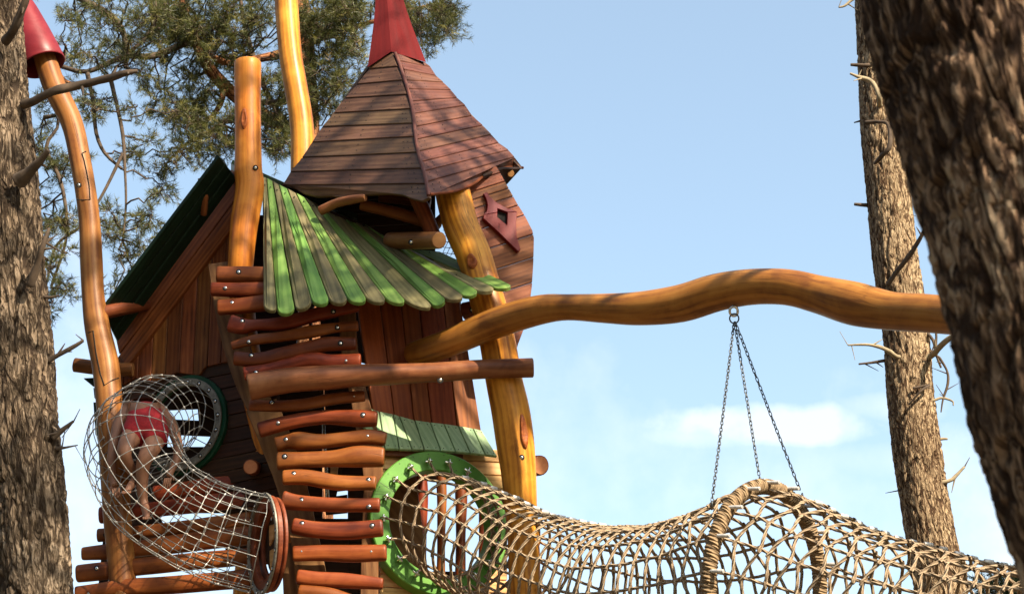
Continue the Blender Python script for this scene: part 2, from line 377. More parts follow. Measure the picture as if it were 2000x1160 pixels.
M['beam'] = wood('ochre beam wood', [(0.1844, 0.0681, 0.0138), (0.3352, 0.1404, 0.023), (0.419, 0.1959, 0.0383)], grain=28, long=1.0, rough=.42, coat=.25, bump=.15, blotch=.9, var=.05, knots=1.3)
M['curvedpost'] = wood('tan post wood', [(0.1571, 0.0594, 0.0129), (0.2765, 0.1221, 0.0262), (0.3394, 0.1745, 0.0437)], grain=28, long=1.0, rough=.5, coat=.15, bump=.15, blotch=.8, var=.05, knots=1.5)
M['endgrain'] = wood('sawn log end', [(.25, .09, .03), (.42, .18, .07), (.55, .27, .11)], grain=6, long=20, rough=.6, bump=.15, var=.1)
M['redlog'] = wood('red-brown stained log', [(0.0836, 0.0158, 0.0041), (0.1898, 0.042, 0.0092), (0.281, 0.0786, 0.0184)], grain=14, long=1.3, rough=.46, coat=.18, bump=.35, blotch=.7, var=.2, knots=2.0)
M['rail'] = wood('brown round rail', [(0.1074, 0.0356, 0.0132), (0.2228, 0.0831, 0.0293), (0.3138, 0.1423, 0.055)], grain=14, long=1.1, rough=.46, coat=.2, bump=.3, blotch=.8, var=.1, knots=2.0)
M['brown'] = wood('brown stained planks', [(0.0746, 0.0217, 0.006), (0.1707, 0.0506, 0.0135), (0.2667, 0.0928, 0.0272)], grain=26, long=1.6, rough=.55, bump=.35, blotch=.4, var=.25)
M['redplank'] = wood('red-brown front planks', [(0.1365, 0.0293, 0.0067), (0.2732, 0.0647, 0.0134), (0.3755, 0.1042, 0.0241)], grain=24, long=1.3, rough=.5, bump=.3, blotch=.35, var=.18, knots=1.4)
M['turret'] = wood('brown turret planks', [(0.1156, 0.0337, 0.0126), (0.2216, 0.0708, 0.0265), (0.3083, 0.1126, 0.0442)], grain=26, long=1.4, rough=.55, bump=.3, blotch=.45, var=.12)
M['roofL'] = wood('umber roof boards', [(0.0612, 0.0309, 0.0161), (0.1186, 0.0633, 0.0341), (0.1913, 0.1159, 0.065)], grain=24, long=1.5, rough=.5, bump=.3, blotch=.5, var=.14, weather=((.10, .045, .035), .35))
M['roofR'] = wood('reddish roof boards', [(0.0795, 0.028, 0.0169), (0.1445, 0.0553, 0.0338), (0.2167, 0.0995, 0.065)], grain=24, long=1.5, rough=.5, bump=.3, blotch=.5, var=.12, weather=((.085, .045, .045), .6))
M['pale'] = wood('pale yellow planks', [(0.3672, 0.1836, 0.0648), (0.594, 0.3456, 0.1296), (0.7128, 0.4536, 0.2052)], grain=22, long=1.3, rough=.55, bump=.25, blotch=.35, var=.12, knots=1.6)
M['upright'] = wood('tan upright board', [(0.0979, 0.0407, 0.0135), (0.1897, 0.0872, 0.0312), (0.257, 0.1337, 0.052)], grain=16, long=1.2, rough=.55, bump=.3, blotch=.5, var=.12, knots=1.8)
M['green'] = wood('bright green board paint', [(0.0625, 0.1364, 0.0276), (0.1314, 0.2455, 0.0507), (0.2125, 0.3364, 0.083)], grain=22, long=1.3, rough=.5, bump=.25, blotch=.35, var=.10, checks=.3, weather=((.15, .21, .08), .18))
M['greygreen'] = wood('grey green board stain', [(0.071, 0.065, 0.0287), (0.1469, 0.1258, 0.0581), (0.2229, 0.1908, 0.0889)], grain=24, long=1.3, rough=.55, bump=.3, blotch=.4, var=.10, checks=.3)
M['mint'] = wood('pale green canopy paint', [(0.1792, 0.28, 0.1456), (0.2912, 0.4144, 0.224), (0.4032, 0.5264, 0.3136)], grain=24, long=1.2, rough=.5, bump=.25, blotch=.3, var=.1)
M['darkgreen'] = wood('dark green roof paint', [(0.0024, 0.0083, 0.0041), (0.0047, 0.0154, 0.0077), (0.0089, 0.0253, 0.0134)], grain=24, long=1.3, rough=.5, bump=.25, var=.2)
M['ringgreen'] = wood('green ring paint', [(0.0644, 0.18, 0.0243), (0.0995, 0.252, 0.0365), (0.1404, 0.306, 0.0527)], grain=3, long=3, rough=.38, bump=.08, blotch=.25, var=.0)
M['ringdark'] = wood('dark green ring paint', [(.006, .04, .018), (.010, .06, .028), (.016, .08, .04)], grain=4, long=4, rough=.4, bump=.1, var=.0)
M['magenta'] = wood('raspberry paint', [(0.1352, 0.0101, 0.0169), (0.186, 0.0159, 0.0254), (0.2366, 0.0282, 0.0394)], grain=9, long=2.5, rough=.42, bump=.25, blotch=.35, var=.06)
M['raspberry_sun'] = wood('crimson paint', [(0.0816, 0.0032, 0.0057), (0.1123, 0.005, 0.0085), (0.1428, 0.0089, 0.0132)], grain=9, long=2.5, rough=.85, bump=.25, blotch=.35, var=.06)  # darker copy of the raspberry paint, dimmed for the cap in full sun
M['ringred'] = wood('red-brown ring board', [(.10, .02, .009), (.19, .04, .016), (.27, .07, .03)], grain=10, long=4, rough=.5, bump=.2, var=.0)
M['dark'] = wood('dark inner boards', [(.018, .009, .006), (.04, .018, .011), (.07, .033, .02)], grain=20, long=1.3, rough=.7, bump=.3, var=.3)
M['knot'] = wood('knot scar', [(.16, .03, .008), (.30, .07, .015), (.42, .14, .03)], grain=40, long=6, rough=.5, bump=.6, var=.1)
def simple(name, col, rough=.4, metal=0.0, nscale=30, amt=.25, bump=.1, coord='Object'):
    m, nt, bs = newmat(name); L = nt.links.new; tc = N(nt, 'ShaderNodeTexCoord')
    n = N(nt, 'ShaderNodeTexNoise', inp={'Scale': nscale, 'Detail': 5.0, 'Roughness': .6}); L(tc.outputs[coord], n.inputs['Vector'])
    L(ramp(nt, n.outputs[0], [(.3, tuple(c*(1-amt) for c in col)), (.7, tuple(min(1, c*(1+amt)) for c in col))]), bs.inputs['Base Color'])
    bs.inputs['Roughness'].default_value = rough; bs.inputs['Metallic'].default_value = metal
    bp = N(nt, 'ShaderNodeBump'); bp.inputs['Strength'].default_value = bump; bp.inputs['Distance'].default_value = .004; L(n.outputs[0], bp.inputs['Height']); L(bp.outputs[0], bs.inputs['Normal'])
    return m
M['nail'] = simple('dark nail', (.02, .014, .01), .6)
M['steel'] = simple('zinc bolt', (.75, .74, .70), .22, .95)
M['wire'] = simple('steel cable', (.27, .26, .24), .42, .6, 90, .3)
M['flange'] = simple('worn flange', (.20, .19, .16), .6, .3, 25, .5, .3)
M['chain'] = simple('dark galvanised chain', (.10, .11, .12), .45, .8, 60, .4)
M['ferrule'] = simple('aluminium clamp', (.55, .53, .50), .4, .25)
M['recess_shade'] = simple('dark recess', (.010, .008, .007), .95)  # black colour stands in for shade in bolt recesses, groove and window hole
M['skin'] = simple('child skin', (.25, .115, .065), .6, 0, 14, .12, .05)
M['shorts'] = simple('red shorts', (.30, .008, .014), .85, 0, 60, .2, .5)
M['hair'] = simple('brown hair', (.06, .03, .015), .6, 0, 120, .4, .8)
M['trim'] = simple('dark blue trim', (.03, .05, .10), .8, 0, 60, .2)
def ropemat(name, a, b, c):
    m, nt, bs = newmat(name); L = nt.links.new
    at = N(nt, 'ShaderNodeAttribute', attribute_name='gc'); sp = N(nt, 'ShaderNodeSeparateXYZ'); L(at.outputs['Vector'], sp.inputs[0])
    ang = math_(nt, 'ARCTAN2', sp.outputs[2], sp.outputs[1])
    ph = math_(nt, 'ADD', math_(nt, 'MULTIPLY', ang, 3.0), math_(nt, 'MULTIPLY', sp.outputs[0], -2*math.pi/.075))
    st = math_(nt, 'SINE', ph)
    n = N(nt, 'ShaderNodeTexNoise', inp={'Scale': 70.0, 'Detail': 4.0, 'Roughness': .7}); L(at.outputs['Vector'], n.inputs['Vector'])
    n2 = N(nt, 'ShaderNodeTexNoise', inp={'Scale': 3.0, 'Detail': 3.0}); L(at.outputs['Vector'], n2.inputs['Vector'])
    f = math_(nt, 'ADD', math_(nt, 'MULTIPLY', st, .16), math_(nt, 'ADD', math_(nt, 'MULTIPLY', n.outputs[0], .55), math_(nt, 'MULTIPLY', n2.outputs[0], .45)))
    L(ramp(nt, f, [(.25, a), (.5, b), (.75, c)]), bs.inputs['Base Color']); bs.inputs['Roughness'].default_value = .85
    bp = N(nt, 'ShaderNodeBump'); bp.inputs['Strength'].default_value = .8; bp.inputs['Distance'].default_value = .006
    L(math_(nt, 'ADD', st, math_(nt, 'MULTIPLY', n.outputs[0], .8)), bp.inputs['Height']); L(bp.outputs[0], bs.inputs['Normal'])
    return m
M['rope'] = ropemat('hemp rope', (.14, .09, .052), (.32, .225, .135), (.48, .37, .245))
M['wrap'] = ropemat('hoop rope wrapping', (.13, .08, .04), (.25, .165, .085), (.37, .26, .145))
def barkmat(name, cols, sc=1.0, moss=None, bump=1.0):
    m, nt, bs = newmat(name); L = nt.links.new
    at = N(nt, 'ShaderNodeAttribute', attribute_name='gc'); mp = N(nt, 'ShaderNodeMapping'); mp.inputs['Scale'].default_value = (3.2*sc, 15*sc, 15*sc); L(at.outputs['Vector'], mp.inputs[0])
    n1 = N(nt, 'ShaderNodeTexNoise', inp={'Scale': 3.0, 'Detail': 9.0, 'Roughness': .7}); L(mp.outputs[0], n1.inputs['Vector'])
    n3 = N(nt, 'ShaderNodeTexNoise', inp={'Scale': 2.4, 'Detail': 3.0}); L(at.outputs['Vector'], n3.inputs['Vector'])
    na = N(nt, 'ShaderNodeTexNoise', inp={'Scale': .9, 'Detail': 3.0, 'Roughness': .45, 'Distortion': .6}); L(mp.outputs[0], na.inputs['Vector'])
    nb = N(nt, 'ShaderNodeTexNoise', inp={'Scale': 2.3, 'Detail': 3.0, 'Roughness': .5, 'Distortion': .8}); L(mp.outputs[0], nb.inputs['Vector'])
    ea = math_(nt, 'MULTIPLY', math_(nt, 'ABSOLUTE', math_(nt, 'SUBTRACT', na.outputs[0], .5)), 17.0, clamp=True)
    eb = math_(nt, 'MULTIPLY', math_(nt, 'ABSOLUTE', math_(nt, 'SUBTRACT', nb.outputs[0], .5)), 12.0, clamp=True)
    e = math_(nt, 'MULTIPLY', ea, math_(nt, 'ADD', .45, math_(nt, 'MULTIPLY', eb, .55)))
    f = math_(nt, 'ADD', math_(nt, 'MULTIPLY', n1.outputs[0], .7), math_(nt, 'MULTIPLY', n3.outputs[0], .32))
    f = math_(nt, 'ADD', f, math_(nt, 'MULTIPLY', math_(nt, 'SUBTRACT', e, .75), .36))
    c = ramp(nt, f, [(.32, cols[0]), (.48, cols[1]), (.60, cols[2]), (.76, cols[3])])
    L(c, bs.inputs['Base Color']); bs.inputs['Roughness'].default_value = .92; bs.inputs['Specular IOR Level'].default_value = .15
    bp = N(nt, 'ShaderNodeBump'); bp.inputs['Strength'].default_value = bump; bp.inputs['Distance'].default_value = .022
    L(math_(nt, 'ADD', e, math_(nt, 'MULTIPLY', n1.outputs[0], .9)), bp.inputs['Height']); L(bp.outputs[0], bs.inputs['Normal'])
    return m
M['barkL'] = barkmat('grey brown pine bark', [(.045, .03, .02), (.13, .092, .06), (.24, .175, .12), (.40, .31, .22)], 1.4, bump=.9)
M['barkR'] = barkmat('tan pine bark', [(.08, .045, .025), (.27, .18, .105), (.44, .32, .195), (.56, .43, .28)], 2.1, bump=.8)
M['barkF'] = barkmat('close dark pine bark', [(.04, .022, .014), (.15, .09, .055), (.34, .22, .14), (.58, .44, .30)], 1.2, bump=.9)
M['limb'] = barkmat('orange pine limb', [(.10, .04, .02), (.24, .10, .045), (.36, .16, .07), (.45, .24, .12)], 1.6, bump=.5)
M['twig'] = simple('dark twig', (.075, .05, .032), .9, 0, 20, .4, .3)
M['twiglight'] = simple('light dead twig', (.30, .24, .15), .9, 0, 20, .3, .3)
def leafmat(name, a, b, c):
    m, nt, bs = newmat(name); L = nt.links.new
    rn = N(nt, 'ShaderNodeAttribute', attribute_name='rnd')
    col = ramp(nt, rn.outputs['Fac'], [(0, a), (.5, b), (.86, c), (1.0, (.26, .16, .05))])
    L(col, bs.inputs['Base Color']); bs.inputs['Roughness'].default_value = .5
    tr = N(nt, 'ShaderNodeBsdfTranslucent'); L(col, tr.inputs[0]); mx = N(nt, 'ShaderNodeMixShader'); mx.inputs[0].default_value = .3
    L(bs.outputs[0], mx.inputs[1]); L(tr.outputs[0], mx.inputs[2]); L(mx.outputs[0], nt.nodes['Material Output'].inputs[0])
    return m
M['needle'] = leafmat('pine needles', (.035, .045, .013), (.10, .11, .024), (.25, .22, .05))
M['needlefar'] = leafmat('far pine needles', (.04, .06, .02), (.07, .10, .03), (.11, .14, .045))
def groundmat():
    m, nt, bs = newmat('sandy forest ground'); L = nt.links.new; tc = N(nt, 'ShaderNodeTexCoord')
    n = N(nt, 'ShaderNodeTexNoise', inp={'Scale': .35, 'Detail': 8.0, 'Roughness': .65}); L(tc.outputs['Object'], n.inputs['Vector'])
    n2 = N(nt, 'ShaderNodeTexNoise', inp={'Scale': 25.0, 'Detail': 5.0}); L(tc.outputs['Object'], n2.inputs['Vector'])
    f = math_(nt, 'ADD', math_(nt, 'MULTIPLY', n.outputs[0], .75), math_(nt, 'MULTIPLY', n2.outputs[0], .25))
    L(ramp(nt, f, [(.38, (.04, .045, .018)), (.48, (.09, .065, .035)), (.60, (.17, .125, .07))]), bs.inputs['Base Color']); bs.inputs['Roughness'].default_value = .95
    bp = N(nt, 'ShaderNodeBump'); bp.inputs['Strength'].default_value = .6; bp.inputs['Distance'].default_value = .03; L(n2.outputs[0], bp.inputs['Height']); L(bp.outputs[0], bs.inputs['Normal'])
    return m
M['ground'] = groundmat()
# ground sheet
gb = MB(); gx = np.linspace(-1, 1, 81); gx = np.sign(gx)*np.abs(gx)**2.2*900
GX, GY = np.meshgrid(gx, gx+20); GZ = .05*np.sin(GX*.35)*np.cos(GY*.27)
fs = [(i*81+j, i*81+j+1, (i+1)*81+j+1, (i+1)*81+j) for i in range(80) for j in range(80)]
gb.add(np.stack([GX, GY, GZ], -1).reshape(-1, 3), fs, None, .5)
tag(gb.build('ground', M['ground']), kind='structure')

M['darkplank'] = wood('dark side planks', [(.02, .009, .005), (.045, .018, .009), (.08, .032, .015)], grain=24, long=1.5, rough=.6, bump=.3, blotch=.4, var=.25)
# ------------------------------------------------------------------ the tower
T = thing('climbing_tower', 'crooked wooden climbing tower with brown pyramid roof, green fan roof and log rungs', 'climbing tower', (W(620, 1160, 12.6)[0], 12.6, 0))
bolt_me = None
def make_bolt():
    mb = MB(); seg = 12
    prof = [(.0105, 0), (.0105, .0015), (.0095, .0026), (.007, .004), (.0035, .0048)]
    V = [(r*math.cos(2*math.pi*i/seg), r*math.sin(2*math.pi*i/seg), z) for (r, z) in prof for i in range(seg)]+[(0, 0, .005)]
    fs = [(q*seg+i, q*seg+(i+1) % seg, (q+1)*seg+(i+1) % seg, (q+1)*seg+i) for q in range(4) for i in range(seg)]+[(4*seg+i, 4*seg+(i+1) % seg, 5*seg) for i in range(seg)]
    mb.add(V, fs, None, .5, 0, True)
    V = [(r*math.cos(2*math.pi*i/seg), r*math.sin(2*math.pi*i/seg), z) for (r, z) in ((.019, -.002), (.0185, .001), (.010, .001)) for i in range(seg)]
    mb.add(V, [(q*seg+i, q*seg+(i+1) % seg, (q+1)*seg+(i+1) % seg, (q+1)*seg+i) for q in range(2) for i in range(seg)], None, .5, 1, False)
    o = mb.build('bolt', [M['steel'], M['recess_shade']]); me = o.data; bpy.data.objects.remove(o); return me
bolt_me = make_bolt()
def bolt(parent, p, n=None, s=1.0):
    n = nrm(CAM-p+np.array([.5, 0, 1.2])) if n is None else n
    return place('bolt', bolt_me, basis(p, n, s), parent)
def to_ground(P, n=4):
    """continue a path (px,py,Y,r) straight to the ground in world space, returns world rows x,y,z,r"""
    A = [[*W(px, py, Y), r*mpp(W(px, py, Y))] for (px, py, Y, r) in P]
    a, b = np.array(A[-2]), np.array(A[-1]); last = b.copy()
    for k in range(1, n+1):
        q = last.copy(); q[2] = last[2]*(1-k/n)-.05*(k == n); q[0] = last[0]+(last[2]-q[2])*.02; q[3] = last[3]*(1+.03*k); A.append(q.tolist())
    return np.array(A)
def post(name, pts, mat, parent, ground=True, **kw):
    A = to_ground(pts) if ground else np.array([[*W(px, py, Y), r*mpp(W(px, py, Y))] for (px, py, Y, r) in pts])
    A = catmull(A, step=.05); mb = MB(); kw.setdefault('lump', .028); kw.setdefault('hfreq', 3.0); kw.setdefault('n', 28)
    tube(mb, A[:, :3], A[:, 3], bev=.10, capmat=1, **kw)
    return mb, A
def hit_pole(A, px, py):
    dd = nrm(W(px, py, 12.0)-CAM); rel = A[:, :3]-CAM; t = rel@dd; dist = np.linalg.norm(rel-t[:, None]*dd, axis=1); i = int(np.argmin(dist)); i = max(1, min(len(A)-2, i))
    c = A[i]; tang = nrm(A[i+1, :3]-A[i-1, :3]); oc = CAM-c[:3]; rp = dd-tang*np.dot(dd, tang); op = oc-tang*np.dot(oc, tang)
    a_ = rp@rp; b_ = 2*op@rp; D = b_*b_-4*a_*(op@op-c[3]**2); p = CAM+dd*((-b_-math.sqrt(max(D, 0)))/(2*a_))
    ax = c[:3]+tang*np.dot(p-c[:3], tang); return p, ax, nrm(p-ax), tang, c[3]
def scar(mb, A, px, py, w, h, mat):
    """a ringed branch scar wrapped on a pole"""
    p, ax, n, t, r = hit_pole(A, px, py); s = np.cross(t, n); V = []; seg = 22
    prof = [(1.0, -.006), (.9, .004), (.72, .0075), (.55, .007), (.38, .0035), (.2, .003)]
    for (q, z) in prof:
        for i in range(seg):
            a = 2*math.pi*i/seg; u = w*q*math.cos(a)*(1+.12*math.sin(3*a)); v = h*q*math.sin(a)+.1*h*math.cos(a)*q
            V.append(ax+t*v+(n*math.cos(u/r)+s*math.sin(u/r))*(r*1.035+z))
    V.append(ax+n*(r*1.035+.003)); k0 = len(prof)-1
    fs = [(k*seg+i, k*seg+(i+1) % seg, (k+1)*seg+(i+1) % seg, (k+1)*seg+i) for k in range(k0) for i in range(seg)]+[(k0*seg+i, k0*seg+(i+1) % seg, (k0+1)*seg) for i in range(seg)]
    mb.add(V, fs, None, .5, mat, True)

# --- posts
mb, A = post('post', [(72, 78, 12.45, 20), (85, 108, 12.45, 21), (107, 172, 12.45, 23), (140, 241, 12.45, 21.5), (156, 310, 12.42, 20.5), (168, 379, 12.4, 20.5), (175, 440, 12.4, 21), (178, 507, 12.4, 22), (182, 580, 12.38, 22), (190, 640, 12.36, 25), (206, 715, 12.34, 27), (214, 800, 12.3, 26), (222, 900, 12.3, 27), (228, 1000, 12.3, 27), (240, 1165, 12.3, 27)], 0, T)
# carved groove of the scarf joint
def groove(mb, pts, w=.004, mat=2, lift=1.06):
    P = []
    for (px, py) in pts:
        q = W(px, py, 12.4); i = np.argmin(np.linalg.norm(A[:, :3]-q, axis=1)); c = A[i]
        ray = nrm(q-CAM); oc = CAM-c[:3]; tang = nrm(A[min(i+1, len(A)-1), :3]-A[max(i-1, 0), :3])
        rp = ray-tang*np.dot(ray, tang); op = oc-tang*np.dot(oc, tang); a_ = rp@rp; b_ = 2*op@rp; c_ = op@op-(c[3]*1.02)**2; D = b_*b_-4*a_*c_
        t = (-b_-math.sqrt(max(D, 0)))/(2*a_); P.append(CAM+ray*t)
    tube(mb, np.array(P), w, n=5, mat=mat, bev=0)
groove(mb, [(160, 300), (164, 312), (169, 335), (174, 362), (176, 390), (163, 391), (150, 390)])
groove(mb, [(160, 300), (168, 296)]); groove(mb, [(172, 650), (182, 646), (188, 690), (196, 730), (204, 752), (220, 742), (232, 738)])
pst = mb.build('post', [M['curvedpost'], M['endgrain'], M['recess_shade']], T)
for q in ((154, 362), (218, 703), (220, 722)): bolt(pst, W(q[0], q[1], 12.31), s=1.0)
mb, A = post('post', [(484, 122, 12.15, 26), (484, 200, 12.15, 25.5), (485, 290, 12.15, 26), (485, 334, 12.15, 27), (488, 369, 12.15, 27.5), (477, 438, 12.15, 27), (471, 507, 12.15, 25), (470, 560, 12.2, 26), (480, 680, 12.3, 27), (520, 850, 12.4, 28), (560, 1020, 12.5, 28), (600, 1165, 12.5, 28)], 0, T)
scar(mb, A, 477, 232, .022, .085, 2)
pst = mb.build('post', [M['honey'], M['endgrain'], M['knot']], T); bolt(pst, W(499, 328, 12.06))
mb, A = post('post', [(882, 362, 12.24, 35), (891, 405, 12.2, 34.5), (902, 445, 12.16, 34), (925, 498, 12.12, 34), (944, 560, 12.09, 34), (968, 650, 12.08, 35), (984, 740, 12.1, 36), (997, 800, 12.12, 38), (1006, 860, 12.14, 38), (1013, 920, 12.16, 35), (1018, 995, 12.2, 32), (1024, 1080, 12.2, 31), (1028, 1170, 12.2, 31)], 0, T)
scar(mb, A, 1023, 842, .026, .115, 2)
scar(mb, A, 921, 510, .035, .06, 2)
pst = mb.build('post', [M['honey'], M['endgrain'], M['knot']], T); bolt(pst, W(1019, 893, 12.04)); 

# --- pink cap on the curved post
mb = MB(); c0 = W(84, 128, 12.45); ax = nrm(W(8, -70, 12.45)-c0); h = np.linalg.norm(W(8, -70, 12.45)-c0); k = mpp(c0)
M4 = basis(c0, ax); x = np.array(M4.col[0][:3]); y = np.array(M4.col[1][:3]); seg = 40
prof = [(44, 0.0), (45, .01), (42, .14), (37, .32), (30, .52), (20, .72), (10, .9), (1, 1.0)]
V = [c0+ax*h*t+(x*math.cos(a)+y*math.sin(a))*r*k for (r, t) in prof for a in np.arange(seg)/seg*2*math.pi]
prof2 = [(43, 0.0), (40, .14), (35, .32), (28, .52), (18, .72)]
V2 = [c0+ax*h*t+(x*math.cos(a)+y*math.sin(a))*r*k for (r, t) in prof2 for a in np.arange(seg)/seg*2*math.pi]
fs = [(q*seg+i, q*seg+(i+1) % seg, (q+1)*seg+(i+1) % seg, (q+1)*seg+i) for q in range(len(prof)-1) for i in range(seg)]
n1 = len(V); fs += [(n1+q*seg+i, n1+(q+1)*seg+i, n1+(q+1)*seg+(i+1) % seg, n1+q*seg+(i+1) % seg) for q in range(len(prof2)-1) for i in range(seg)]
fs += [(i, n1+i, n1+(i+1) % seg, (i+1) % seg) for i in range(seg)]
mb.add(V+V2, fs, None, .5); o = mb.build('post_cap', M['magenta'], T); o['label'] = 'raspberry cone cap on the curved post'

# --- side wall (left): dark horizontal planks below, vertical planks in the gable
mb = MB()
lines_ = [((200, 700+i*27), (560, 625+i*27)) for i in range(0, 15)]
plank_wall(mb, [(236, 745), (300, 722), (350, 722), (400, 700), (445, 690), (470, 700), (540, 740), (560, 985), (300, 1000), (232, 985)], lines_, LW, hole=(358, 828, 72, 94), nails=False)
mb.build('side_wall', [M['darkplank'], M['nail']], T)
mb = MB()
seams = [((x0, 300), (x0-22, 760)) for x0 in (235, 262, 290, 316, 343, 370, 397, 424, 450, 474, 498)]
plank_wall(mb, [(228, 700), (462, 385), (470, 430), (470, 700), (400, 716), (388, 733), (345, 727), (300, 748), (262, 738), (240, 752), (228, 730)], seams, LW, out=.02, nails=False)
mb.build('gable_wall', [M['brown'], M['nail']], T)
mb = MB()
for (a, b, c, d) in [((458, 345), (462, 386), (232, 690), (226, 662)), ((462, 388), (462, 432), (246, 718), (233, 693))]:
    slab(mb, [LW.P(*a, .05), LW.P(*b, .05), LW.P(*c, .05), LW.P(*d, .05)], .03, .004, LW.P(*a)-LW.P(*d))
mb.build('barge_board', M['brown'], T)
# overhanging dark green roof, underside towards the viewer
mb = MB()
def lerp(a, b, t): return (a[0]+(b[0]-a[0])*t, a[1]+(b[1]-a[1])*t)
o0, o1, i0, i1 = (428, 306), (200, 606), (464, 350), (231, 668)
for k in range(3):
    ta, tb = k/3+.012, (k+1)/3-.012
    a, b = lerp(o0, i0, ta), lerp(o1, i1, ta); c, d = lerp(o1, i1, tb), lerp(o0, i0, tb)
    ya, yb = .42-.30*ta, .42-.30*tb
    slab(mb, [LW.P(*a, ya), LW.P(*b, ya), LW.P(*c, yb), LW.P(*d, yb)], .025, .004, LW.P(*a)-LW.P(*b))
mb.build('gable_roof', M['darkgreen'], T)
for (nm, pts, m_) in [('purlin', [(193, 613, 12.35, 14), (235, 603, 12.5, 14), (285, 594, 12.7, 14)], 'brown'), ('purlin', [(433, 340, 12.2, 12), (470, 350, 12.4, 12)], 'brown'), ('bracket', [(395, 348, 12.15, 9), (399, 382, 12.2, 8), (398, 420, 12.3, 6)], 'brown'), ('purlin', [(145, 712, 12.75, 14), (200, 719, 12.75, 14), (260, 722, 12.75, 14)], 'brown'), ('log_end', [(489, 911, 12.15, 15), (500, 915, 12.5, 15)], 'brown'), ('log_end', [(1035, 910, 12.55, 21), (1056, 908, 12.45, 20)], 'redlog')]:
    mb = MB(); logpx(mb, pts, n=18, lump=.03, facet=.12, capmat=1); mb.build(nm, [M[m_], M['endgrain']], T)
mb = MB()
for poly in ([(163, 738), (205, 736), (205, 754), (180, 752)], [(182, 757), (207, 757), (207, 778), (184, 776)], [(182, 785), (206, 785), (208, 850), (186, 848)], [(190, 848), (215, 848), (222, 1000), (200, 1000)]):
    slab(mb, [W(*p, 12.8) for p in poly], .03, .004)
mb.build('roof_edge_board', M['darkgreen'], T)

# --- front wall (vertical red-brown planks)
mb = MB()
seams = [((693, 560), (736, 860)), ((738, 560), (778, 870)), ((780, 560), (814, 870)), ((815, 560), (848, 870)), ((863, 560), (900, 900)), ((895, 560), (950, 900))]
seams = [((650, 560), (700, 860))]+seams
plank_wall(mb, [(690, 545), (893, 545), (897, 585), (900, 606), (908, 622), (925, 688), (943, 842), (900, 860), (735, 850), (700, 800)], seams[1:], FW)
mb.build('front_wall', [M['redplank'], M['nail']], T)
mb = MB(); e = [(699, 789, 711, 833), (741, 803, 752, 875), (768, 808, 780, 876), (780, 812, 805, 877), (810, 820, 829, 877), (840, 824, 861, 879), (867, 827, 890, 881), (895, 831, 919, 884), (924, 836, 948, 887), (942, 840, 972, 890)]
for k in range(len(e)-1):
    g = 1.0; a, b = e[k], e[k+1]
    slab(mb, [FW.P(a[0]+g, a[1], .02), FW.P(b[0]-g, b[1], .02), FW.P(b[2]-g, b[3], .105), FW.P(a[2]+g, a[3], .105)], .02, .003, FW.P(a[2], a[3])-FW.P(a[0], a[1]))
    for s in (.1, .92):
        for t in (.25, .75):
            px = a[0]+(b[0]-a[0])*t+((a[2]+(b[2]-a[2])*t)-(a[0]+(b[0]-a[0])*t))*s; py = a[1]+(b[1]-a[1])*t+((a[3]+(b[3]-a[3])*t)-(a[1]+(b[1]-a[1])*t))*s
            nail(mb, FW.P(px, py, .02+.085*s), FW.n+.3*UZ, .0045)
o = mb.build('canopy', [M['mint'], M['nail']], T)
mb = MB(); slab(mb, [FW.P(745, 879, .05), FW.P(905, 887, .05), FW.P(905, 897, .05), FW.P(748, 889, .05)], .02); mb.build('canopy_batten', M['brown'], T)
# --- lower pale wall with the round opening
RC = (860, 1020)
mb = MB()
lines_ = [((720, 838+i*25.5), (1000, 853+i*25.5)) for i in range(1, 17)]
plank_wall(mb, [(745, 868), (985, 868), (988, 1000), (992, 1240), (742, 1240)], lines_, FW, hole=(RC[0], RC[1], 108, 126), nails=False)
mb.build('lower_wall', [M['pale'], M['nail']], T)
rc = FW.P(*RC, .11); Ro = 146*mpp(rc); Ri = 107*mpp(rc)
mb = MB(); annulus(mb, rc, FW.ex, UZ, FW.n, Ro, Ri, .10)
for i in range(26):
    a = 2*math.pi*i/26
    for rr in (Ro-.02, Ri+.03) if i % 2 else (Ro-.02,): nail(mb, rc+(FW.ex*math.cos(a)+UZ*math.sin(a))*rr, FW.n, .0045)
for a in (.55, 2.6, 4.2, 5.5):        # seams between the ring's segments
    d = FW.ex*math.cos(a)+UZ*math.sin(a); s_ = np.cross(FW.n, d)
    bevel_box(mb, rc+d*(Ro+Ri)/2-FW.n*.0025, d, s_, FW.n, Ro-Ri-.012, .003, .006, 1)
o = mb.build('round_window_frame', [M['ringgreen'], M['nail']], T); o['label'] = 'bright green round frame around the rope tunnel mouth'

# --- ring on the side wall
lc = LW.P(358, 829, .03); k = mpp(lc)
mb = MB(); annulus(mb, lc, LW.ex, UZ, LW.n, 101*k, 84*k, .05); o = mb.build('round_window_frame', M['ringdark'], T); o['label'] = 'dark green round frame on the shaded side wall'

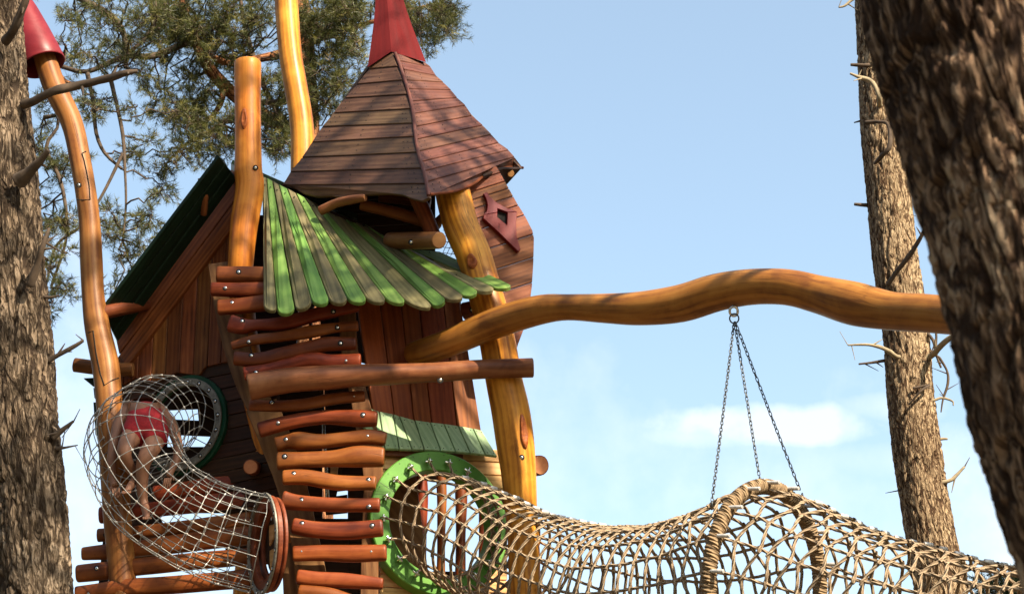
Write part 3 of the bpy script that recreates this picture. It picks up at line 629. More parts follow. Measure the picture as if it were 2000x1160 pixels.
# --- turret wall and pink window frame
TW = Plane(980, 450, 12.42, 0.30)
mb = MB(); sm = [(930, 330, 980, 318)]
ys = [290, 325, 345, 361, 379, 400, 423, 466, 511, 559, 600, 640, 680, 720]
lines_ = [((1040-150, y+40), (1040, y-8)) for y in ys]
out_ = [(915, 330), (970, 325), (990, 361), (1010, 397), (1024, 419), (1040, 450), (1043, 465), (1042, 511), (1039, 559), (1034, 598), (1024, 640), (1012, 672), (1004, 700), (960, 700), (930, 600), (905, 480)]
plank_wall(mb, out_, lines_, TW); 
mb.build('turret_wall', [M['turret'], M['nail']], T)
mb = MB()
zf = lambda x, y: TW.P(860+x/4.14, 320+y/4.14, .035)
quads = [[(352, 411), (378, 380), (384, 330), (372, 280), (350, 240), (380, 228), (400, 265), (425, 288), (470, 322), (540, 358), (620, 385), (546, 391), (462, 360), (461, 391)],
         [(620, 388), (613, 480), (618, 590), (650, 690), (630, 708), (480, 560), (350, 440), (352, 414), (461, 394), (460, 430), (541, 496), (545, 394)]]
for q in quads: slab(mb, [zf(*p) for p in q], .045, .002)
mb.build('diamond_window_frame', M['magenta'], T)
mb = MB(); slab(mb, [zf(x, y)-TW.n*.028 for (x, y) in ((455, 350), (552, 390), (550, 500), (452, 435))], .008); mb.build('window_dark_sheet', M['recess_shade'], T)  # black sheet across the opening, painted as its inner shade

# --- pyramid roof
NB = (855, 379, 11.75); top = (765, 97, 12.45)
Lr = [(719, 131, 767, 103), (720.5, 135, 776, 130), (697, 165, 786, 157), (674, 192, 795, 185), (652, 221, 802, 213), (629, 248, 806, 241), (609, 278, 808, 267), (590, 308, 814, 298), (567, 336, 823, 329), (552, 362, 833, 359), (552, 362, 838, 384)]
Lr[0] = (722, 128, 767, 102)
def yl(py): return 12.45+.0006*(py-100)                      # left outline distance
def yh(py): return 12.42-.0026*(py-100)                      # hip
def yr(py): return 12.50+.0008*(py-100)                      # right outline
hip = lambda k: (Lr[k][2], Lr[k][3])
mb = MB()
eaveL = [(838, 386), (824, 393), (806, 389), (786, 381), (759, 378), (733, 379), (707, 381), (690, 386), (672, 388), (648, 383), (617, 384), (593, 379), (572, 366), (552, 360)]
for k in range(10):
    a = Lr[k]; b = Lr[k+1]; lift = .010
    TL = W(a[0]+(0 if k else 0), a[1], yl(a[1])); TR = W(a[2]-.6, a[3], yh(a[3]))
    if k < 9:
        BL = W(b[0], b[1]-1, yl(b[1])-lift); BR = W(b[2]-.6, b[3]-1, yh(b[3])-lift); poly = [TL, TR, BR, BL]
    else:
        poly = [TL, TR]+[W(x, y, yh(y)+(yl(y)-yh(y))*min(1, max(0, (838-x)/286.))-lift) for (x, y) in eaveL]
    nn = slab(mb, poly, .024, .004, TL-TR, 0)
    for t in ((.06, .12, .48, .94, .9) if k else (.5,)):
        for s in (.3, .7):
            p = TL*(1-t)*(1-s)+TR*t*(1-s)+(BL if k < 9 else W(552, 358, yl(358)))*(1-t)*s+(BR if k < 9 else W(838, 384, yh(384)))*t*s
            nail(mb, p+nn*.002*0, nn, .0048, 1)
o = mb.build('roof', [M['roofL'], M['nail']], T); roof = o
mb = MB()
Rr = [(777, 105, 829, 121), (779, 119, 841, 131), (790, 136, 852, 148), (793, 157, 866, 161), (797, 174, 881, 176), (803, 198, 893, 191), (808, 222, 909, 206), (810, 248, 922, 226), (811, 273, 943, 245), (817, 296, 960, 263), (824, 316, 974, 279), (829, 334, 993, 293), (834, 355, 1005, 307), (839, 380, 1021, 328)]
eaveR = [(1021, 328), (1010, 327), (996, 327), (983, 328), (968, 331), (955, 336), (943, 345), (931, 355), (919, 362), (907, 367), (893, 372), (879, 375), (865, 377), (852, 378), (840, 380)]
for k in range(13):
    a = Rr[k]; b = Rr[k+1]
    TL = W(a[0], a[1], yh(a[1])); TR = W(a[2], a[3], yr(a[3])); lift = .008
    if k < 12: BL = W(b[0], b[1]-.8, yh(b[1])-lift); BR = W(b[2], b[3]-.8, yr(b[3])-lift); poly = [TL, TR, BR, BL]
    else:
        BL = W(840, 380, yh(380)); BR = W(1021, 328, yr(328))
        poly = [TL, TR]+[W(x, y, yh(y)+(yr(328)-yh(380))*((x-840)/181.)-lift) for (x, y) in eaveR]
    nn = slab(mb, poly, .024, .004, TL-TR, 0)
    for t in (.05, .12, .45, .93):
        for s in (.3, .7): nail(mb, (TL*(1-t)+TR*t)*(1-s)+(BL*(1-t)+BR*t)*s, nn, .0045, 1)
mb.build('roof', [M['roofR'], M['nail']], T)
# far faces, under-soffit and hip strip
B_ = W(740, 300, 13.5); ap = W(765, 60, 12.75)
Lc = W(552, 360, yl(360)); Rc = W(1021, 328, yr(328)); Nc = W(838, 384, yh(384))
mb = MB()
for (P0, P1) in ((Lc, B_), (B_, Rc)):
    for k in range(12):
        t0, t1 = k/12+.002, (k+1)/12-.002
        slab(mb, [ap+(P0-ap)*t0, ap+(P1-ap)*t0, ap+(P1-ap)*t1, ap+(P0-ap)*t1], .022, .004, P1-P0, 0, front=(P0+P1)/2-(Lc+Rc)/2)
mb.build('roof', [M['roofL'], M['nail']], T)
mb = MB(); z = UZ*.08
slab(mb, [Lc+(B_-Lc)*.1+z, Nc+(B_-Nc)*.12+z*2.5, Rc+(B_-Rc)*.1+z, B_+(Lc-B_)*.04+z], .02, .004, front=-UZ); mb.build('soffit', M['dark'], T)
mb = MB(); P = np.array([W(h_[0], h_[1], yh(h_[1])-.012) for h_ in [(772, 104), (779, 122), (788, 148), (796, 175), (803, 202), (808, 232), (811, 262), (815, 290), (822, 318), (830, 345), (837, 382)]])
tube(mb, catmull(P, step=.04), .013, n=8, lump=.1); mb.build('hip_strip', M['roofR'], T)
mb = MB(); slab(mb, [W(945, 344, 12.32), W(982, 330, 12.50), W(1018, 330, 12.66), W(990, 361, 12.72), W(972, 352, 12.6)], .02, .003); mb.build('soffit', M['dark'], T)  # dark fill at the eave corner, underside shadow put into its colour
mb = MB(); P = np.array([W(x, y, yh(y)+(yr(328)-yh(380))*((x-840)/181.)+.002) for (x, y) in reversed(eaveR)]); P = catmull(P, step=.03)
tube(mb, P, .011, n=8); mb.build('eave_trim', M['ringred'], T)
mb = MB(); logpx(mb, [(998, 339, 12.60, 7.5), (980, 338, 12.75, 7.5)], n=16, capmat=1); mb.build('rafter', [M['rail'], M['endgrain']], T)
# red cap
mb = MB(); apx = W(742, -160, 12.55)
capL = W(718, 132, 12.44); capM = W(764, 101, 12.40); capR = W(832, 122, 12.47); capB = W(775, 95, 12.95)
def capface(a, b, seg=10):
    V = []; G = []
    for i in range(seg+1):
        t = i/seg; q = t**.86
        for s in np.linspace(0, 1, 9):
            e = a*(1-s)+b*s; p = e+(apx-e)*q; c = (capL+capM+capR+capB)/4*(1-q)+apx*q
            p = c+(p-c)*(1-.16*math.sin(math.pi*min(1, t*1.2))) ; V.append(p); G.append((t*1.2, s*.3, 0))
    mb.add(V, [(i*9+j, i*9+j+1, (i+1)*9+j+1, (i+1)*9+j) for i in range(seg) for j in range(8)], G, .5, 0, False)
for a, b in ((capL, capM), (capM, capR), (capR, capB), (capB, capL)): capface(a, b)
o = mb.build('roof_cap', M['raspberry_sun'], T); o['label'] = 'raspberry painted pointed cap'

# --- things under the pyramid roof
for (nm, pts, m_, kw) in [
    ('rafter', [(762, 470, 12.35, 17), (800, 470, 12.15, 17), (858, 469, 11.85, 17.5)], 'rail', {}),
    ('branch', [(625, 412, 12.3, 9), (655, 398, 12.25, 9), (690, 390, 12.15, 9), (714, 386, 12.1, 7)], 'rail', dict(lump=.12, hfreq=14)),
    ('rafter', [(705, 400, 12.35, 11), (770, 415, 12.35, 12), (830, 433, 12.35, 12)], 'brown', {}),
    ('rafter', [(812, 380, 12.25, 16), (832, 425, 12.25, 15), (850, 470, 12.25, 15)], 'brown', {}),
    ('rafter', [(740, 385, 12.5, 10), (800, 392, 12.5, 10), (840, 400, 12.5, 10)], 'brown', {}),
    ('rafter', [(870, 420, 12.45, 8), (845, 445, 12.5, 8)], 'rail', {}),
    ('rafter', [(905, 608, 12.2, 17), (940, 600, 12.15, 17), (968, 580, 12.0, 16)], 'redlog', {})]:
    mb = MB(); kw = {**dict(n=18, lump=.04, capmat=1, facet=.1), **kw}; logpx(mb, pts, **kw); o = mb.build(nm, [M[m_], M['endgrain']], T)
    if nm == 'rafter' and pts[0][0] == 762: bolt(o, W(803, 473, 12.02))
    if pts[0][0] == 905: bolt(o, W(922, 605, 12.08))
mb = MB(); slab(mb, [W(845, 430, 12.6), W(865, 412, 12.6), W(862, 440, 12.6), W(850, 455, 12.6)], .02); mb.build('diamond_window_frame', M['magenta'], T)
# turret floor and parapet: dark boards behind the fan roof ridge
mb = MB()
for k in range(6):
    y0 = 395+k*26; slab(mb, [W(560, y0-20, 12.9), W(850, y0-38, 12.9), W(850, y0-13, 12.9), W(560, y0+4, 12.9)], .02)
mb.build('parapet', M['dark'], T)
# small lattice of cable seen left of the post
mb = MB()
for k in range(6):
    tube(mb, np.array([W(868+k*9, 440, 12.7), W(890+k*9, 500, 12.7)]), .0025, n=5, bev=0); tube(mb, np.array([W(890+k*9, 440, 12.72), W(862+k*9, 500, 12.72)]), .0025, n=5, bev=0)
for k in range(5): tube(mb, np.array([W(865, 450+k*11, 12.71), W(912, 455+k*11, 12.71)]), .0025, n=5, bev=0)
tag(mb.build('parapet_net', M['wire'], T))

# --- fan roof
zf4 = lambda x, y: (480+x/2.974, 330+y/2.974)
tops = [(98, 42), (120, 50), (155, 68), (190, 88), (240, 112), (290, 138), (345, 165), (390, 190), (440, 215), (545, 262), (610, 288), (690, 322), (810, 388), (950, 462), (1132, 480)]
bots = [(101, 805), (181, 822), (287, 810), (383, 768), (487, 764), (594, 758), (705, 755), (818, 757), (932, 765), (1090, 795), (1162, 752), (1268, 735), (1352, 706), (1449, 690), (1546, 672)]
fan = MB(); base_b = MB()
def fanY(s, k): return 12.42-.72*s**1.05+.02*k*.5 if k < 9 else 12.5-.72*s
fr = None
tipx = [12, 22, 10, 8, 10, 8, 8, 8, 26, 6, 10, 8, 10, 10]
boards = []
for k in range(14):
    a0, a1, b0, b1 = map(np.array, (tops[k], tops[k+1], bots[k], bots[k+1]))
    a0, a1, b0, b1 = [v.astype(float) for v in (a0, a1, b0, b1)]
    g = 3.2; wv = nrm(b1-b0); a0 = a0+nrm(a1-a0)*g*.6; a1 = a1-nrm(a1-a0)*g*.6; b0 = b0+wv*g; b1 = b1-wv*g
    if k in (0, 1): b0[1] = b1[1] = (805 if k == 0 else 820)
    al = nrm((b0+b1)/2-(a0+a1)/2); hw = np.linalg.norm(b1-b0)/2; cen = (b0+b1)/2-al*hw*.35
    mid = []
    nseg = 10; L_ = []; R_ = []
    for i in range(nseg+1):
        s = i/nseg; L_.append((a0+(b0-al*hw*.35-a0)*s, s)); R_.append((a1+(b1-al*hw*.35-a1)*s, s))
    tip = []
    for i in range(1, 10):
        th = math.pi*i/10; p = cen+wv*(-hw*math.cos(th))*-1*-1+al*hw*.72*math.sin(th); tip.append((p, 1+.03*math.sin(th)))
    pts = [(L_[i][0], L_[i][1]) for i in range(nseg+1)]+tip+[(R_[i][0], R_[i][1]) for i in range(nseg, -1, -1)]
    sagf = lambda s: -.05*math.sin(math.pi*min(s, 1))
    P3 = [W(*zf4(*p), fanY(s, k)+sagf(s)*-1+(.004 if k % 2 else 0)) for p, s in pts]
    m = MB(); nn = slab(m, P3, .026, .005, P3[nseg]-P3[0])
    o = m.build('roof_board', [M['green'] if k % 2 else M['greygreen'], M['nail']]); boards.append(o)
    # nails along one line
    m2 = MB()
    for s, tt in ((.70, .3), (.70, .7), (.06, .5), (.85, .5) if k % 3 == 0 else (.7, .5)):
        p = (a0+(a1-a0)*tt)*(1-s)+(b0+(b1-b0)*tt)*s; q = W(*zf4(*p), fanY(s, k)+sagf(s)*-1+(.004 if k % 2 else 0)-.014); nail(m2, q, nn, .006, 0)
    o2 = m2.build('nail', M['nail']); o2.parent = o
fo = MB(); P = []
for k in range(15): P.append(W(*zf4(tops[k][0], tops[k][1]+30), 12.5))
tube(fo, catmull(np.array(P), step=.06), .03, n=10); fo_o = fo.build('fan_roof', M['dark'], T)
lin = MB(); tl = [W(*zf4(a, b+14), fanY(.05, 5)+.17) for a, b in tops]; bl = [W(*zf4(a+(c-a)*.88, b+(d-b)*.88), fanY(.88, 5)+.15) for (a, b), (c, d) in zip(tops, bots)]  # added dark backing, blocks light and darkens the gaps between boards
for k in range(14): lin.add([tl[k], tl[k+1], bl[k+1], bl[k]]+[p+_f*.015 for p in (tl[k], tl[k+1], bl[k+1], bl[k])], [(0, 1, 2, 3), (7, 6, 5, 4), (0, 4, 5, 1), (3, 2, 6, 7)], None, .5, 0, False)
lo_ = lin.build('dark_backing', M['dark']); lo_.parent = fo_o; lo_.location = -Vector(tuple(root_loc(T)))
for o in boards:
    o.parent = fo_o; off = Vector(tuple(root_loc(T)))
    for oo in (o,): 
        oo.location = -off
# the nails hang from their board: flatten to sub-part level by joining them into the board mesh
for o in boards:
    for c in list(o.children):
        me = o.data; bmv = len(me.vertices)
        vs = [tuple(v.co) for v in me.vertices]+[tuple(v.co) for v in c.data.vertices]
        fsx = [tuple(p.vertices) for p in me.polygons]+[tuple(i+bmv for i in p.vertices) for p in c.data.polygons]
        gc = np.zeros(bmv*3, np.float32); me.attributes['gc'].data.foreach_get('vector', gc); rn = np.zeros(bmv, np.float32); me.attributes['rnd'].data.foreach_get('value', rn)
        nm = bpy.data.meshes.new('roof_board'); nm.from_pydata(vs, [], fsx)
        for mt in me.materials: nm.materials.append(mt)
        nm.polygons.foreach_set('material_index', [0]*len(me.polygons)+[1]*len(c.data.polygons))
        a = nm.attributes.new('gc', 'FLOAT_VECTOR', 'POINT'); a.data.foreach_set('vector', np.concatenate([gc, np.zeros((len(nm.vertices)-bmv)*3, np.float32)]))
        a = nm.attributes.new('rnd', 'FLOAT', 'POINT'); a.data.foreach_set('value', np.concatenate([rn, np.zeros(len(nm.vertices)-bmv, np.float32)]))
        o.data = nm; bpy.data.objects.remove(c)
bolt(boards[5], W(648, 529, 11.83), None, 1.1)

# --- uprights behind the rungs
mb = MB()
def strip(mb, cl, wpx, Y, t=.045, mat=0):
    C = catmull(np.array([(x, y, 0.0) for x, y in cl]), n_per=4)[:, :2]; Tn = np.gradient(C, axis=0); Tn /= np.linalg.norm(Tn, axis=1)[:, None]; Nn = np.stack([-Tn[:, 1], Tn[:, 0]], -1)
    wv = np.interp(np.linspace(0, 1, len(C)), np.linspace(0, 1, len(wpx)), wpx)[:, None]/2
    pl = [tuple(p) for p in C+Nn*wv]+[tuple(p) for p in (C-Nn*wv)[::-1]]
    # split in quads so it can bend
    for i in range(len(C)-1): pass
    slab(mb, [W(x, y, Y) for x, y in pl], t, .004, W(*cl[-1], Y)-W(*cl[0], Y), mat)
strip(mb, [(432, 512), (444, 590), (458, 660), (482, 740), (512, 800)], [52, 54, 52, 50, 52], 12.16)
mb.build('upright', [M['upright']], T)
mb = MB(); strip(mb, [(510, 790), (542, 870), (570, 950), (592, 1040), (606, 1120), (614, 1250)], [64, 62, 58, 54, 60, 60], 12.14); mb.build('upright', [M['upright']], T)
mb = MB(); strip(mb, [(560, 1060), (566, 1110), (572, 1250)], [34, 30, 30], 12.18); mb.build('upright', [M['upright']], T)
mb = MB(); strip(mb, [(676, 580), (682, 680), (700, 770), (722, 870), (728, 950), (722, 1080), (720, 1250)], [34, 32, 34, 44, 36, 34, 34], 12.16); mb.build('upright', [M['upright']], T)
mb = MB(); tube(mb, np.array([W(627, 735, 12.9), W(634, 860, 12.9), W(642, 1000, 12.9)]), .012, n=10); mb.build('pole', M['steel'], T)
mb = MB(); slab(mb, [W(645, 910, 12.4), W(660, 910, 12.4), W(658, 925, 12.4), W(645, 925, 12.4)], .03); mb.build('bracket', M['pale'], T)

# --- rungs
def rung(pts, rr, Y, bolts, flat=.7, mat='redlog', nm='log_rung', dy=0.0):
    n = len(pts); q = []
    for i, (x, y) in enumerate(pts):
        r = rr[i] if isinstance(rr, (list, tuple)) else rr*(1+.10*math.sin(i*2.1+x))
        q.append((x, y, Y+dy*(i/(n-1)), r*1.2))
    m = MB(); logpx(m, q, step=.022, n=30, flat=flat, flatdir=np.array([0, 1.0, 0]), sq=.30, lump=.075, hfreq=7, facet=.22, bev=.22, capmat=1)
    o = m.build(nm, [M[mat], M['redlog'] if mat == 'redlog' else M['endgrain']], T)
    for (bx, by) in bolts:
        xs = [p[0] for p in q]; i = int(np.argmin([abs(x-bx) for x in xs])); k = mpp(W(bx, by, q[i][2]))
        bolt(o, W(bx, by, q[i][2]-q[i][3]*k*flat*1.0+.002), nrm(np.array([.05, -1, .03])))
    return o
RUNGS = [
 ([(423, 537), (470, 536), (520, 537)], 13, 12.0, [(466, 531)]),
 ([(412, 565), (460, 566), (520, 565)], [12, 13, 13], 12.0, [(440, 562)]),
 ([(425, 600), (470, 597), (525, 590)], [13, 13, 14], 12.0, [(453, 591)]),
 ([(448, 631), (475, 637), (503, 634), (555, 631), (607, 617), (648, 607), (700, 596)], [15, 14, 10, 12, 12, 12, 11], 11.98, [(473, 627), (651, 608)]),
 ([(452, 676), (497, 664), (552, 657), (607, 648), (659, 640), (700, 637)], [7, 9, 9, 11, 9, 9], 11.98, [(486, 667), (659, 639)]),
 ([(457, 699), (503, 702), (555, 691), (607, 679), (641, 672), (696, 671)], [12, 12, 12, 12, 12, 10], 11.98, [(491, 694), (665, 670)]),
 ([(476, 730), (520, 722), (565, 712), (607, 703), (648, 707), (705, 706)], [12, 11, 12, 13, 12, 13], 11.98, [(500, 727), (676, 704)]),
 ([(487, 791), (538, 793), (593, 790), (655, 779), (713, 774)], [10, 10, 10, 10, 9], 11.98, [(531, 786), (692, 773)]),
 ([(505, 840), (545, 829), (593, 819), (641, 815), (697, 817), (737, 818)], [13, 13, 12, 12, 14, 13], 11.96, [(543, 825), (709, 810)]),
 ([(538, 868), (560, 862), (582, 860), (624, 862), (676, 857), (721, 853), (754, 857)], [13, 12, 15, 12, 12, 13, 12], 11.96, [(559, 858), (718, 851)]),
 ([(541, 900), (600, 898), (650, 896), (700, 892), (751, 893)], [15, 14, 14, 18, 16], 11.95, [(556, 891), (726, 886)]),
 ([(552, 932), (600, 932), (660, 942), (734, 943)], [13, 13, 14, 12], 11.95, [(574, 925), (720, 937)]),
 ([(551, 977), (585, 982), (660, 986), (742, 986)], [16, 13, 12, 12], 11.95, [(589, 976), (721, 988)]),
 ([(571, 1026), (615, 1034), (675, 1037), (748, 1031)], [13, 14, 15, 15], 11.94, [(590, 1022), (727, 1026)]),
 ([(572, 1081), (630, 1079), (690, 1081), (755, 1079)], [13, 14, 15, 14], 11.94, [(589, 1076), (725, 1076)]),
 ([(580, 1126), (620, 1131), (680, 1134), (748, 1140)], [12, 13, 13, 10], 11.94, []),
 ([(583, 1154), (640, 1163), (700, 1178), (740, 1184)], [12, 14, 12, 12], 11.94, []),
 ([(300, 966), (350, 958), (420, 950), (490, 944)], [14, 14, 15, 15], 12.5, []),
 ([(194, 1007), (280, 998), (380, 986), (490, 974)], [14, 13, 14, 14], 12.45, [(208, 1004)]),
 ([(190, 1045), (280, 1038), (380, 1028), (490, 1014)], [11, 11, 12, 14], 12.4, [(207, 1044)]),
 ([(160, 1081), (240, 1074), (360, 1060), (490, 1044)], [11, 14, 16, 16], 12.35, [(196, 1074)]),
 ([(149, 1120), (240, 1110), (360, 1098), (490, 1085)], [14, 15, 14, 14], 12.3, [(189, 1109)]),
 ([(147, 1157), (240, 1148), (360, 1140), (490, 1128)], [11, 14, 15, 16], 12.25, [(173, 1158)]),
 ([(150, 1200), (300, 1195), (490, 1185)], 14, 12.25, []),
]
for a in RUNGS: rung(*a)
m = MB(); q = [(485, 757, 11.80, 27), (560, 743, 11.82, 25), (640, 737, 11.84, 24), (700, 733, 11.86, 22), (760, 731, 11.88, 21), (830, 728, 11.90, 19), (870, 726, 11.91, 19), (940, 721, 11.92, 19), (1042, 718, 11.94, 19.5)]
logpx(m, q, n=30, lump=.03, hfreq=4, facet=.07, capmat=1, bev=.15); cb_ = m.build('cross_rail', [M['rail'], M['endgrain']], T)
for (x, y) in ((531, 744), (691, 731), (1006, 716), (860, 742), (536, 735)): bolt(cb_, W(x, y, 11.83 if x < 800 else 11.88), s=1.1)
# dark upright beam behind the lower left rungs
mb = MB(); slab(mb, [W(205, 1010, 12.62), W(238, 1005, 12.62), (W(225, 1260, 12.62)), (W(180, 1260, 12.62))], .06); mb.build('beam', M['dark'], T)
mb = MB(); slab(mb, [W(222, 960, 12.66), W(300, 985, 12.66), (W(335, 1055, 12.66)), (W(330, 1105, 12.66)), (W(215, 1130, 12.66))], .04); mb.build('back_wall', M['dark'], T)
mb = MB(); slab(mb, [W(485, 935, 12.40), W(505, 935, 12.40), (W(500, 1260, 12.40)), (W(480, 1260, 12.40))], .04); mb.build('beam', M['brown'], T)

# --- back walls with gaps that show the sky
mb = MB()
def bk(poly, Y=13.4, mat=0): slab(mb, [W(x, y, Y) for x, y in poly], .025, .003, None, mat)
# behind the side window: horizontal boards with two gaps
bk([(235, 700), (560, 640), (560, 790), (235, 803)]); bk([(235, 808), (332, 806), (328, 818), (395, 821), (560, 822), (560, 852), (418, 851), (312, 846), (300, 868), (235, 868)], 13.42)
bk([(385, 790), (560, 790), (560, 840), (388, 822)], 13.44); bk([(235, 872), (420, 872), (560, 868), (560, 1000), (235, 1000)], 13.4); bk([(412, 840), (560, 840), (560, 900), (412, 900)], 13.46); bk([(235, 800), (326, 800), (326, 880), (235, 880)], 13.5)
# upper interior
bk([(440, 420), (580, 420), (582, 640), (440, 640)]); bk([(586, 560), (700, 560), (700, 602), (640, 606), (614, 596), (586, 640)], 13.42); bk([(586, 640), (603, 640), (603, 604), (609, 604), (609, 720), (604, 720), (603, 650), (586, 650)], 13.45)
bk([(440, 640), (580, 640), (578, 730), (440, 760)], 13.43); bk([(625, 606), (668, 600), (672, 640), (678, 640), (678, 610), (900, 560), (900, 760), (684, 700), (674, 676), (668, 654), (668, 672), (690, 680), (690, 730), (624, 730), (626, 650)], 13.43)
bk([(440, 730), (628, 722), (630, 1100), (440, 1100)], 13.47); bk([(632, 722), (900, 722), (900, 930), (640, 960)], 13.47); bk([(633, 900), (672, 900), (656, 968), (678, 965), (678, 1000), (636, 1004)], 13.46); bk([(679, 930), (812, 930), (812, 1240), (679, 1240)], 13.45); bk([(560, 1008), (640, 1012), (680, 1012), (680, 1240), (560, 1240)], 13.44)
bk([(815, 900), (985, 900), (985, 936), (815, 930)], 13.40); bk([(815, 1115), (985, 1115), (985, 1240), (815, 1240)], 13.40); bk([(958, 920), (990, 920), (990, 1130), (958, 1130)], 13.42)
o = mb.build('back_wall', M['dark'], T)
for (x0, x1) in ((812, 834), (853, 871), (889, 911), (934, 952)):
    m = MB(); logpx(m, [((x0+x1)/2-1, 915, 13.3, (x1-x0)/2), ((x0+x1)/2+1, 970, 13.3, (x1-x0)/2+1), ((x0+x1)/2, 1050, 13.3, (x1-x0)/2-1), ((x0+x1)/2-1, 1140, 13.3, (x1-x0)/2)], n=14, lump=.05, facet=.1)
    m.build('window_bar', M['redlog'], T)
mb = MB(); slab(mb, [W(756, 940, 12.75), W(812, 930, 12.75), W(836, 1118, 12.75), W(806, 1135, 12.75), W(762, 1080, 12.75)], .03); mb.build('brace', M['upright'], T)
# floor of the upper room (keeps the inside dark)
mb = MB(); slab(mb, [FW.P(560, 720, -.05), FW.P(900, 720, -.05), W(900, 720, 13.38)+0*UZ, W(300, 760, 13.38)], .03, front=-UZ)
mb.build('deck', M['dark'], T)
# far slope of the gable roof
mb = MB(); a, b = W(455, 312, 12.6), W(455, 330, 13.5); c, d = W(700, 470, 13.5), W(700, 420, 12.75)
slab(mb, [a, b, c, d], .03, front=UZ); slab(mb, [W(430, 308, 12.4), W(438, 320, 13.6), W(215, 640, 13.6), W(205, 606, 12.6)], .03, front=UZ); mb.build('gable_roof', M['darkgreen'], T)
# small end disc for the steel tunnel
dc = W(516, 1062, 11.9); dn = nrm([-.91, -.42, 0]); dex = np.array([dn[1], -dn[0], 0.0]); kd = mpp(dc)
mb = MB(); annulus(mb, dc, dex, UZ, dn, 95*kd, 70*kd, .03); annulus(mb, dc-dn*.045, dex, UZ, dn, 92*kd, 62*kd, .02, mat=0); o = mb.build('round_window_frame', M['ringred'], T); o['label'] = 'red-brown round frame at the low end of the steel tunnel'
mb = MB(); slab(mb, [dc-dn*.07+dex*kd*60*math.cos(a)+UZ*kd*60*math.sin(a) for a in np.arange(20)*math.pi/10], .02, front=dn); mb.build('inner_dark_disc', M['dark'], T)  # dark disc painted as the shaded inside of the ring
mb = MB(); slab(mb, [dc-dn*.06+dex*kd*40*u+UZ*kd*v for u, v in ((-.2, 40), (.7, 46), (.75, 5), (.1, 12))], .02, front=dn); slab(mb, [dc-dn*.06+dex*kd*40*u+UZ*kd*v for u, v in ((-.1, -8), (.75, -4), (.75, -50), (.1, -42))], .02, front=dn); mb.build('inner_lit_board', M['pale'], T)  # pale slats, the sunlit strip inside is put into their colour
# ------------------------------------------------------------------ pole behind the tower, curved beam
def single(pts, name, label, cat, mats, ground=False, group=None, **kw):
    A = to_ground(pts) if ground else np.array([[*W(px, py, Y), r*mpp(W(px, py, Y))] for (px, py, Y, r) in pts])
    A = catmull(A, step=.05); mb = MB(); tube(mb, A[:, :3], A[:, 3], capmat=1, bev=.1, **kw)
    return mb, A
mb, A = single([(552, -150, 13.8, 22), (559, 0, 13.8, 23), (567, 103, 13.8, 22.5), (578, 172, 13.8, 23), (589, 241, 13.8, 23), (592, 310, 13.8, 24), (588, 420, 13.8, 25), (560, 600, 13.8, 25), (520, 900, 13.9, 26), (480, 1165, 14.0, 26)], '', '', '', 0, True, n=28, lump=.025, hfreq=3)
o = mb.build('pole', [M['honey'], M['endgrain']]); tag(o, 'tall bare yellow-orange pole rising behind the pyramid roof', 'pole')
beam_pts = [(806, 690, 12.28, 22), (835, 684, 12.15, 26), (880, 668, 12.0, 27), (940, 642, 11.9, 29), (1000, 620, 11.75, 30), (1060, 604, 11.6, 29), (1110, 600, 11.5, 26), (1180, 602, 11.35, 29), (1250, 602, 11.2, 33), (1330, 592, 11.05, 37), (1400, 571, 10.9, 37), (1470, 560, 10.75, 35), (1540, 561, 10.6, 35), (1600, 575, 10.5, 37), (1670, 593, 10.35, 43), (1740, 607, 10.2, 38), (1800, 611, 10.05, 38), (1860, 616, 9.9, 38), (1960, 625, 9.6, 38), (2100, 640, 9.3, 38), (2250, 655, 9.0, 36)]
B = thing('curved_log_beam', 'long wavy ochre log jutting from the tower, its near end behind the front trunk', 'log beam', W(806, 690, 12.28))
mb, A = single(beam_pts, '', '', '', 0, n=34, lump=.022, hfreq=2.5); mb.build('log', [M['beam'], M['endgrain']], B)
def ring(mb, c, n, r, w, e=1.0, up=UZ, seg=20, k=7):
    n = nrm(n); x = nrm(np.cross(up, n)); y = np.cross(n, x)
    P = np.array([c+x*r*math.cos(a)+y*r*e*math.sin(a) for a in np.arange(seg)/seg*2*math.pi]); tube(mb, P, w, n=k, closed=True)
YC = 10.82; mb = MB(); c1 = W(1433, 608, YC); ring(mb, c1, -_f, 8*mpp(c1), .008, 1.15); tube(mb, np.array([c1+UZ*.03, c1+UZ*.09]), .007, n=8)
mb.build('eye_bolt', M['steel'], B)
m = MB(); logpx(m, [(2240, 655, 9.0, 40), (2246, 900, 9.0, 40), (2252, 1160, 9.0, 40)], n=20, capmat=1)
o = MB(); P = to_ground([(2235, 600, 9.02, 44), (2240, 900, 9.02, 44), (2245, 1160, 9.02, 44)]); tube(o, catmull(P, step=.2)[:, :3], P[0][3], n=20, lump=.02, capmat=1); o.build('support_post', [M['beam'], M['endgrain']], B)

